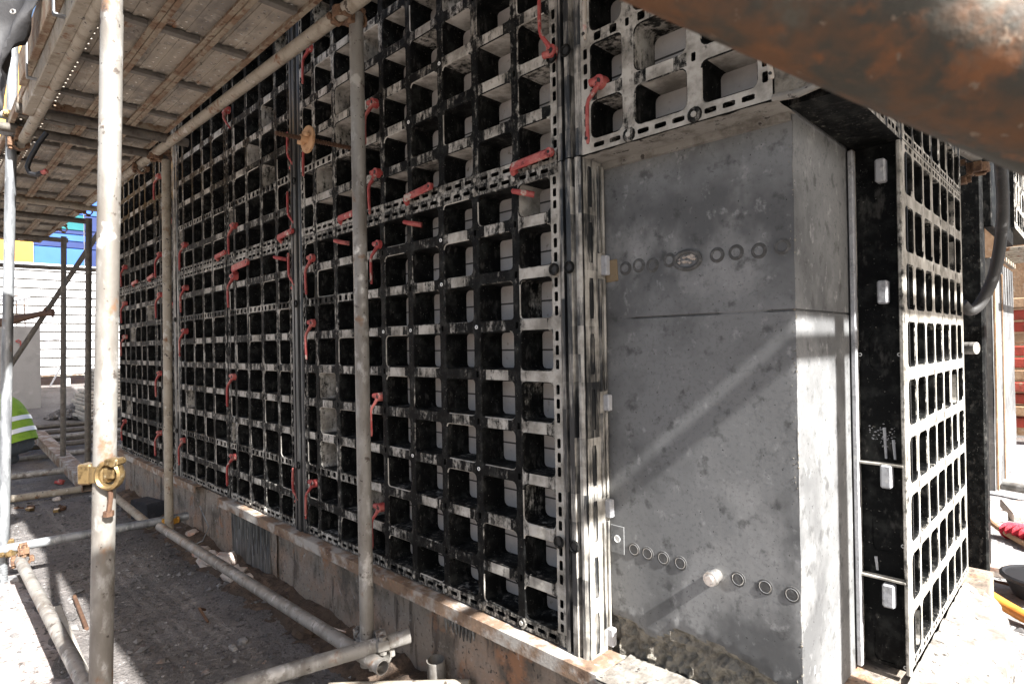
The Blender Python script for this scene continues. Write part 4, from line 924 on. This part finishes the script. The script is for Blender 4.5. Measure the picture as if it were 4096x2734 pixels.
# hoarding
hd = empty('white_hoarding', (-16.5, 0, .2), 'white horizontally grooved site hoarding in bright sun', 'hoarding')
z = .30; i = 0
while z < 2.9:
    for y0, y1 in ((-7, -1.2), (-1.2, 4.0), (4.0, 9)):
        b = MB(); b.bev((-16.5, (y0 + y1) / 2, z + .10), (.02, (y1 - y0) / 2 - .004, .083), .006); b.build('board', 'white', hd)
    z += .205
b = MB()
for y in (-6.8, -3.5, -1.2, 1.4, 4.0, 6.5, 8.8): b.lohi((-16.62, y - .05, 0), (-16.535, y + .05, 2.9))
b.build('posts', 'greyc', hd)
b = MB(); b.lohi((-16.532, -7, .25), (-16.524, 9, 2.88)); b.build('backing_sheet', 'crossbar', hd)
b = MB(); b.lohi((-16.52, -7, .28), (-16.46, 9, .295)); b.build('base_rail', 'rust', hd)
# building
bd = empty('clad_building', (-24, 3, 0), 'yellow and blue clad building rising behind the white hoarding', 'building')
b = MB(); b.lohi((-32, -14, .2), (-24.1, 14, 12)); b.build('wall', 'farconc', bd)
def clad(y0, y1, z0, z1, m_, nm='cladding_panel'):
    b = MB(); b.bev((-24.05, (y0 + y1) / 2, (z0 + z1) / 2), (.04, (y1 - y0) / 2 - .012, (z1 - z0) / 2 - .012), .01); b.build(nm, m_, bd)
for y0, y1 in ((-8, -6.4), (-6.4, -4.8), (-4.8, -3.2), (-3.2, -1.6), (-1.6, .35), (.35, 1.65)):
    for z0, z1 in ((.3, 2.9), (2.9, 5.6), (5.6, 8.3), (8.3, 11)): clad(y0, y1, z0, z1, 'yellow')
for y0, y1, a, b2 in ((1.65, 3.05, 'blue', 'teal'), (3.05, 4.6, 'navy', 'navy'), (4.6, 6.2, 'blue', 'teal'), (6.2, 8, 'navy', 'navy')):
    clad(y0, y1, .3, 3.7, a); clad(y0, y1, 3.7, 4.42, a); clad(y0, y1, 4.42, 4.66, 'navy'); clad(y0, y1, 4.66, 4.90, 'blue'); clad(y0, y1, 4.90, 5.05, 'navy')
    clad(y0, (y0 + y1) / 2, 5.05, 5.6, b2, 'window_pane'); clad((y0 + y1) / 2, y1, 5.05, 5.6, b2, 'window_pane'); clad(y0, y1, 5.6, 8.3, 'blue'); clad(y0, y1, 8.3, 11, 'navy')
# far concrete wall with starter bars
fw = empty('far_concrete_wall', (-14.2, -.4, 0), 'grey concrete wall stub with starter bars in front of the hoarding', 'wall')
b = MB(); slab_grid(b, (-14.2, -3.0, -.42), (0, 3.60, 0), (0, 0, 1.80), 40, 20, lambda p: .012 * noise.noise((p.y * 3, p.z * 3, 1)), (1, 0, 0)); b.lohi((-14.6, -3.0, -.42), (-14.215, .598, 1.375)); b.build('wall_body', 'farconc', fw)
for i in range(12):
    y = -1.05 + i * .13; b = MB(); b.cyl((-14.35, y, 1.3), (-14.35, y + random.uniform(-.02, .02), 1.98 + random.uniform(-.02, .05)), .012, 6); b.build('starter_bar', 'steelbar', fw)
for (y0, y1, z0, z1) in ((-1.3, .15, 1.95, 1.93), (.02, .45, 1.86, 1.99)):
    b = MB(); b.cyl((-14.30, y0, z0), (-14.30, y1, z1), .045, 10); b.build('tie_tube', 'greyc', fw, smooth=True)
b = MB()
for pts in ([(-.01, 0, .10), (.03, 0, .13), (.055, 0, .10), (.03, 0, .07), (-.01, 0, .10)], [(.055, 0, .10), (.055, 0, .02), (.045, 0, -.01)]):
    b.sweep([(-14.18, .22 + p[0] * 1.2, .98 + p[2] * 1.0) for p in pts], .010, 6)
b.build('painted_mark', 'red', fw)
b = MB(); b.sweep([(-14.0, .62, 1.05), (-13.95, .85, 1.12), (-13.95, 1.0, .95), (-13.95, .92, .6), (-14.0, .72, .15)], .018, 6); tag(b.build('white_cable', 'white', origin=(-14, .8, .1), smooth=True), 'white cable loop hanging beside the far concrete wall', 'cable')
# stack of boards, bucket, rubble heap
for i in range(15):
    w_ = random.uniform(-.04, .04); b = MB(); b.bev((-11.7 + w_, 1.45 + w_ + (.10 if i > 8 else 0), gz(-11.7, 1.4) + .03 + i * .062), (.55, .62 - (.10 if i > 8 else 0), .024), .005, Matrix.Rotation(R(random.uniform(-3, 3)), 3, 'Z'))
    tag(b.build('stacked_board', 'board', origin=(-11.7, 1.45, gz(-11.7, 1.4) + i * .062)), 'weathered board in the stack beside the bucket, %s from the bottom' % ['lowest', 'second', 'third', 'fourth', 'fifth', 'sixth', 'seventh', 'eighth', 'ninth', 'tenth', 'eleventh', 'twelfth', 'thirteenth', 'fourteenth', 'topmost'][i], 'board', 'stacked boards by the hoarding')
bk = empty('black_bucket', (-10.2, .98, gz(-10.2, .98)), 'black plastic bucket in front of the stacked boards', 'bucket')
b = MB(); p0 = V(bk.location); b.cyl(p0, p0 + V((0, 0, .30)), .15, 20, .19, cap=False); b.cyl(p0 + V((0, 0, .30)), p0 + V((0, 0, .03)), .18, 20, .14, cap=True); b.build('body', 'black', bk, smooth=True)
b = MB(); b.torus(p0 + V((0, 0, .30)), (0, 0, 1), .188, .010, 20, 6); b.build('rim', 'black', bk, smooth=True)
rb = MB()
for i in range(420):
    a, r_ = random.random() * 6.28, random.random() ** .6; x, y = -12.6 + .55 * r_ * math.cos(a), .95 + .5 * r_ * math.sin(a); stone(rb, (x, y, gz(x, y) + .26 * (1 - r_) + .02), random.uniform(.03, .08))
tag(rb.build('rubble_heap', 'gravel'), 'heap of grey rubble at the foot of the far concrete wall', 'rubble', kind='stuff')

# ------------------------------------------------------------------ people
def skin_body(name, chains, mat, parent=None, sub=2):
    verts, edges, rad, idx = [], [], [], {}
    for ch_ in chains:
        prev = None
        for nm, p, r in ch_:
            if nm in idx: k = idx[nm]
            else: k = len(verts); idx[nm] = k; verts.append(p); rad.append(r)
            if prev is not None: edges.append((prev, k))
            prev = k
    me = bpy.data.meshes.new(name); off = V(parent.location) if parent else V((0, 0, 0))
    me.from_pydata([tuple(V(p) - off) for p in verts], edges, []); o = bpy.data.objects.new(name, me); col.objects.link(o)
    if parent: o.parent = parent
    sk = o.modifiers.new('skin', 'SKIN'); sk.use_smooth_shade = True
    if not me.skin_vertices: me.attributes.new  # skin layer is made by the modifier below
    return o, rad
def make_skin(name, chains, mat, parent):
    o, rad = skin_body(name, chains, mat, parent)
    bpy.context.view_layer.objects.active = o
    if not o.data.skin_vertices:
        import bmesh
        bm = bmesh.new(); bm.from_mesh(o.data); bm.verts.layers.skin.verify(); bm.to_mesh(o.data); bm.free()
    sv = o.data.skin_vertices[0].data
    for i, r_ in enumerate(rad): sv[i].radius = (r_, r_) if not isinstance(r_, tuple) else r_
    sv[0].use_root = True
    ss = o.modifiers.new('sub', 'SUBSURF'); ss.levels = 2; ss.render_levels = 2
    o.data.materials.append(mt[mat]); return o
# crouching worker, back to the right, mostly behind the far left pole
W_ = V((-6.95, -.43, GZ)); f_ = V((-.72, -.69, 0)).normalized(); s_ = V((-f_.y, f_.x, 0)); up = V((0, 0, 1))
def wp(f, s, z): return W_ + f_ * f + s_ * s + up * z
pw = empty('person', tuple(W_), 'crouching worker in a yellow-green hi-vis vest and pale helmet behind the left pole', 'person')
ch_ = [[('pel', wp(.05, 0, .26), .135), ('waist', wp(.10, 0, .42), .135), ('chest', wp(.22, 0, .62), .155), ('neckb', wp(.34, 0, .76), .075), ('neck', wp(.40, 0, .82), .055), ('head', wp(.44, 0, .90), .085), ('crown', wp(.45, 0, .98), .075)]]
for sg, nm in ((1, 'l'), (-1, 'r')):
    ch_.append([('pel', 0, 0), ('hip' + nm, wp(.08, sg * .10, .24), .095), ('kn' + nm, wp(.42, sg * .16, .36), .065), ('an' + nm, wp(.20, sg * .14, .07), .04), ('to' + nm, wp(.36, sg * .15, .035), .035)])
    ch_.append([('chest', 0, 0), ('sh' + nm, wp(.28, sg * .17, .70), .062), ('el' + nm, wp(.46, sg * .21, .48), .045), ('wr' + nm, wp(.62, sg * .15, .34), .032), ('ha' + nm, wp(.69, sg * .14, .31), .03), ('f1' + nm, wp(.74, sg * .13, .28), .012)])
make_skin('body', ch_, 'clothgrey', pw)
b = MB(); rings = []
for t, (f, z, rf, rs) in enumerate(((.055, .27, .165, .19), (.10, .42, .163, .19), (.16, .53, .172, .20), (.23, .63, .178, .21), (.29, .71, .15, .20), (.335, .765, .105, .13))):
    rings.append([wp(f, 0, z) + (f_ * .9 - up * .35) * (rf * math.cos(a)) * 1.0 + s_ * rs * math.sin(a) for a in [2 * math.pi * q / 24 for q in range(24)]])
P = [p for r_ in rings for p in r_]; b.add(P, [(k_ * 24 + i, k_ * 24 + (i + 1) % 24, (k_ + 1) * 24 + (i + 1) % 24, (k_ + 1) * 24 + i) for k_ in range(5) for i in range(24)])
vo = b.build('vest', 'vest', pw, smooth=True); vo.modifiers.new('s', 'SUBSURF').render_levels = 2
for (f, z, rf, rs) in ((.085, .375, .170, .197), (.14, .495, .174, .203)):
    b = MB(); P = []
    for dz in (-.022, .022):
        P += [wp(f + dz * .45, 0, z + dz) + (f_ * .9 - up * .35) * (rf * math.cos(a)) + s_ * rs * math.sin(a) for a in [2 * math.pi * q / 24 for q in range(24)]]
    b.add(P, [(i, (i + 1) % 24, 24 + (i + 1) % 24, 24 + i) for i in range(24)]); b.build('reflective_band', 'tape', pw, smooth=True)
b = MB(); hc = wp(.445, 0, .945); P = []
for j in range(7):
    for i in range(18):
        th, a = R(90 * j / 6), 2 * math.pi * i / 18; P.append(hc + f_ * .125 * math.cos(a) * math.cos(th) + s_ * .105 * math.sin(a) * math.cos(th) + up * .115 * math.sin(th))
b.add(P, [(j * 18 + i, j * 18 + (i + 1) % 18, (j + 1) * 18 + (i + 1) % 18, (j + 1) * 18 + i) for j in range(6) for i in range(18)]); b.torus(hc, up, .122, .010, 18, 6); b.build('helmet', 'helmet', pw, smooth=True)
# second worker, outside the frame but for the arm on the brace
B_ = V((-7.05, -1.15, GZ)); f_ = V((.42, .90, 0)).normalized(); s_ = V((-f_.y, f_.x, 0))
def bp_(f, s, z): return B_ + f_ * f + s_ * s + up * z
pb = empty('person', tuple(B_), 'worker in dark clothes at the left edge with one bare arm on the diagonal brace', 'person')
ch_ = [[('pel', bp_(0, 0, .86), .13), ('waist', bp_(0, 0, 1.02), .125), ('chest', bp_(.02, 0, 1.28), .15), ('neckb', bp_(.03, 0, 1.46), .07)]]
for sg, nm in ((1, 'l'), (-1, 'r')):
    ch_.append([('pel', 0, 0), ('hip' + nm, bp_(0, sg * .09, .80), .095), ('kn' + nm, bp_(.03, sg * .11, .45), .062), ('an' + nm, bp_(0, sg * .12, .08), .042), ('to' + nm, bp_(.14, sg * .13, .035), .036)])
ch_.append([('chest', 0, 0), ('shl', bp_(.03, .18, 1.40), .062), ('ell', bp_(.08, .24, 1.14), .05)])
ch_.append([('chest', 0, 0), ('shr', bp_(.06, -.17, 1.42), .062), ('upr', V((-6.93, -.80, 1.09)), .058), ('elr', V((-6.90, -.64, 1.15)), .055)])
make_skin('clothing', ch_, 'cloth', pb)
wr = V((-6.60, -.315, 1.245)); hd_ = V((.68, .70, .10)).normalized()
ch_ = [[('root', V((-6.91, -.66, 1.145)), .046), ('fore', V((-6.80, -.54, 1.185)), .050), ('mid', V((-6.70, -.425, 1.215)), .040), ('wr', wr, .030), ('palm', wr + hd_ * .055, .034), ('kn', wr + hd_ * .095, .030)]]
for i, (dz, ln) in enumerate(((.030, .9), (.010, 1.0), (-.012, .95), (-.032, .75))):
    k0 = wr + hd_ * .10 + V((0, 0, dz)); ch_.append([('kn', 0, 0), ('a%d' % i, k0 + hd_ * .02, .012), ('b%d' % i, k0 + hd_ * (.05 * ln) + V((.012, -.012, -.008)), .010), ('c%d' % i, k0 + hd_ * (.07 * ln) + V((.025, -.025, -.028)), .008)])
ch_.append([('palm', 0, 0), ('t1', wr + hd_ * .06 + V((.02, -.02, .040)), .012), ('t2', wr + hd_ * .095 + V((.03, -.03, .055)), .009)])
make_skin('bare_arm', ch_, 'skin', pb)
ch_ = [[('nk', bp_(.03, 0, 1.44), .05), ('jaw', bp_(.06, 0, 1.56), .065), ('hd', bp_(.05, 0, 1.64), .085), ('top', bp_(.04, 0, 1.71), .07)], [('jaw', 0, 0), ('nose', bp_(.155, 0, 1.60), .012)]]
make_skin('head', ch_, 'skin', pb)
ch_ = [[('a', bp_(.08, .24, 1.15), .044), ('b', bp_(.14, .25, .98), .036), ('c', bp_(.19, .24, .86), .028), ('d', bp_(.21, .235, .78), .030), ('e', bp_(.22, .23, .72), .012)]]
make_skin('bare_arm', ch_, 'skin', pb)

# ------------------------------------------------------------------ right background
p2 = empty('far_pier', (.4, 3.36, GZ), 'second concrete pier at the right with a sunlit side face', 'pier')
b = MB(); slab_grid(b, (.754, 3.36, -.1), (0, 1.22, 0), (0, 0, 1.42), 12, 24, lambda p: .003 * noise.noise((p.y * 4, p.z * 4, 1)), (1, 0, 0)); b.lohi((-.6, 3.36, -.1), (.75, 4.58, 1.32)); b.build('pier_body', 'conc', p2)
b = MB(); b.lohi((.757, 3.40, -.1), (.766, 3.43, 1.25)); b.lohi((.757, 3.80, -.1), (.763, 3.82, 1.25)); b.build('edge_batten', 'timber', p2)
b = MB(); b.lohi((.50, 3.345, -.1), (.72, 3.357, 1.30)); b.build('stained_board', 'plywood', p2)
# dark formwork between the two piers
b = MB(); b.bev((.40, 2.6, 1.35), (.405, .05, 1.72), .01, dust=.1)
for x in (.1, .25, .4, .55, .7): b.bev((x, 2.54, 1.35), (.012, .02, 1.72), .003, dust=.2)
b.bev((.82, 3.1, 2.25), (.02, .5, .85), .005, dust=.2)
tag(b.build('dark_shutter', 'plastic', origin=(.42, 2.6, -.39)), 'dark upright shutter panel in the gap behind the right-hand formwork', 'shutter')
panel([0, .16, .32, .48, .64, .80, .96], 6, 1.45, 'white-splashed formwork panel high on the second pier', (), .5, .6, .7, seed=17, depth=.1, flip=((.86, 3.45, 1.50), R(90)), group='formwork panels round the corner')
sp = empty('slotted_shelf', (.85, 4.3, 1.33), 'slotted pale steel shelf on top of the second pier', 'shelf')
for i in range(7):
    b = MB(); b.bev((.95, 3.75 + i * .14, 1.40), (.22, .035, .012), .003); b.build('slat', 'galvwarm', sp)
b = MB(); b.bev((.75, 4.17, 1.37), (.012, .52, .018), .003); b.bev((1.15, 4.17, 1.37), (.012, .52, .018), .003); b.build('rail', 'galvwarm', sp)
for i in range(11):
    x = 1.15 + random.uniform(-.06, .06); b = MB(); b.bev((x, 7.6, GZ + .25 + i * .135), (.75, .10, .055), .01, Matrix.Rotation(R(random.uniform(-3, 3)), 3, 'Z'))
    tag(b.build('stacked_timber', 'redtimber' if i % 3 != 1 else 'timber', origin=(x, 7.6, GZ + .2 + i * .135)), 'timber in the red stack at the right edge, %s from the ground' % (['lowest', 'second', 'third', 'fourth', 'fifth', 'sixth', 'seventh', 'eighth', 'ninth', 'tenth', 'topmost'][i]), 'timber', 'red and brown stacked timbers')
b = MB(); b.bev((1.1, 8.4, .9), (1.6, .05, 1.4), .01); tag(b.build('plywood_screen', 'timber', origin=(1.1, 8.4, GZ)), 'brown plywood screen behind the red timber stack', 'screen')
b = MB(); pts = [(1.02, 6.9, .70), (1.0, 6.85, .60), (1.05, 6.8, .42), (1.1, 6.8, .30)]; b.sweep([V(p) for p in pts], [.16, .2, .2, .12], 12); tag(b.build('sack', 'tarp', origin=(1.0, 6.85, .3), smooth=True), 'pale sack leaning on the red timber stack', 'sack')
# hose
def cat(pts, n=8):
    pts = [V(p) for p in pts]; out = []
    for i in range(len(pts) - 1):
        p0, p1, p2_, p3 = pts[max(i - 1, 0)], pts[i], pts[i + 1], pts[min(i + 2, len(pts) - 1)]
        for k_ in range(n):
            t = k_ / n; out.append(.5 * ((2 * p1) + (p2_ - p0) * t + (2 * p0 - 5 * p1 + 4 * p2_ - p3) * t * t + (3 * p1 - p0 - 3 * p2_ + p3) * t ** 3))
    return out + [pts[-1]]
b = MB(); b.sweep(cat([(.925, 2.05, 2.0), (.925, 2.079, 1.65), (.930, 2.083, 1.38), (.905, 2.06, 1.14), (.862, 2.01, 1.0), (.825, 1.97, .955), (.80, 1.94, .985)]), .023, 12); tag(b.build('grey_hose', 'hose', origin=(.9, 2.0, 1.0), smooth=True), 'thick grey hose curving down behind the right-hand formwork', 'hose')
tube((.80, 1.50, 1.62), (.90, 1.66, 1.545), 'galv', 'short tube end poking out under the near rusty tube', r=.03)
coupler((.87, 1.68, 1.50), (0, 1, 0), (0, 0, 1), 'rustc', 'brownish coupler beside the short tube end at the upper right')
b = MB(); b.cyl((.80, 1.50, .80), (.905, 1.46, .80), .022, 16); tag(b.build('pipe_end', 'galv', origin=(.88, 1.47, .8), smooth=True), 'round pipe end poking out beside the sunlit panel', 'pipe')
tube((.40, 4.7, -.30), (1.6, 4.3, -.30), 'galv', 'grey tube lying on the ground before the second pier', r=.035)
b = MB(); b.sweep(cat([(.62, 2.30, -.26), (.80, 2.12, -.29), (.93, 2.05, -.33), (1.10, 1.95, -.36), (1.3, 1.8, -.37)]), .026, 12); tag(b.build('orange_pipe', 'orange', origin=(.9, 2.05, -.35), smooth=True), 'orange pipe lying on the sunlit ground at the right', 'pipe')
b = MB(); b.sweep(cat([(.60, 3.9, -.33), (.75, 3.45, -.34), (1.0, 3.1, -.36), (1.3, 2.9, -.37)]), .016, 8); tag(b.build('brown_rod', 'timber', origin=(.8, 3.4, -.35), smooth=True), 'thin brown pole lying across the bright rubble', 'pole')
b = MB(); b.sweep(cat([(.80, 3.42, -.34), (.88, 3.34, -.32), (.98, 3.24, -.315), (1.12, 3.12, -.33), (1.25, 3.05, -.35)]), [.02] + [.06 + .012 * math.sin(i * 2.1) for i in range(31)] + [.03], 12, flat=(1, .75)); tag(b.build('red_net_bag', 'netred', origin=(1.0, 3.2, -.35), smooth=False), 'crumpled red net bag on the bright ground', 'bag')
bs = empty('black_basin', (1.02, 2.40, GZ + .02), 'black rubber basin on the ground at the right edge', 'basin')
b = MB(); p0 = V(bs.location); b.cyl(p0, p0 + V((0, 0, .09)), .11, 24, .15, cap=True); b.torus(p0 + V((0, 0, .09)), (0, 0, 1), .15, .012, 24, 6); b.build('body', 'black', bs, smooth=True)
for i, (x, y, rx, ry, rz, l) in enumerate([(.98, 4.05, .25, .16, .3, 'flat pale concrete slab piece on the bright ground'), (.62, 3.75, .12, .10, -.5, 'small pale slab piece by the foot of the second pier'), (.95, 2.75, .22, .14, .1, 'long pale slab piece between the red bag and the orange pipe')]):
    b = MB(); b.bev((x, y, GZ + .045), (rx, ry, .03), .008, Matrix.Rotation(rz, 3, 'Z') @ Matrix.Rotation(R(4), 3, 'X')); tag(b.build('slab_piece', 'rubble', origin=(x, y, GZ)), l, 'slab', 'broken slab pieces')
b = MB(); b.sweep([(.62, 2.5, -.35), (1.2, 2.36, -.355)], .006, 6); tag(b.build('thin_bar', 'rustdark', origin=(.9, 2.4, -.36), smooth=True), 'thin dark bar on the ground beside the black basin', 'bar')

for i in range(6):  # unseen stack, added to shade the ground at the lower right
    b = MB(); b.bev((1.85, .95, GZ + .045 + i * .075), (.30, .75 - .02 * i, .034), .005); tag(b.build('shade_stack_plank', 'board', origin=(1.85, .95, GZ + i * .075)), 'added shade-casting plank just outside the right edge, %s from the ground' % ['lowest', 'second', 'third', 'fourth', 'fifth', 'topmost'][i], 'board', 'added shade stack')
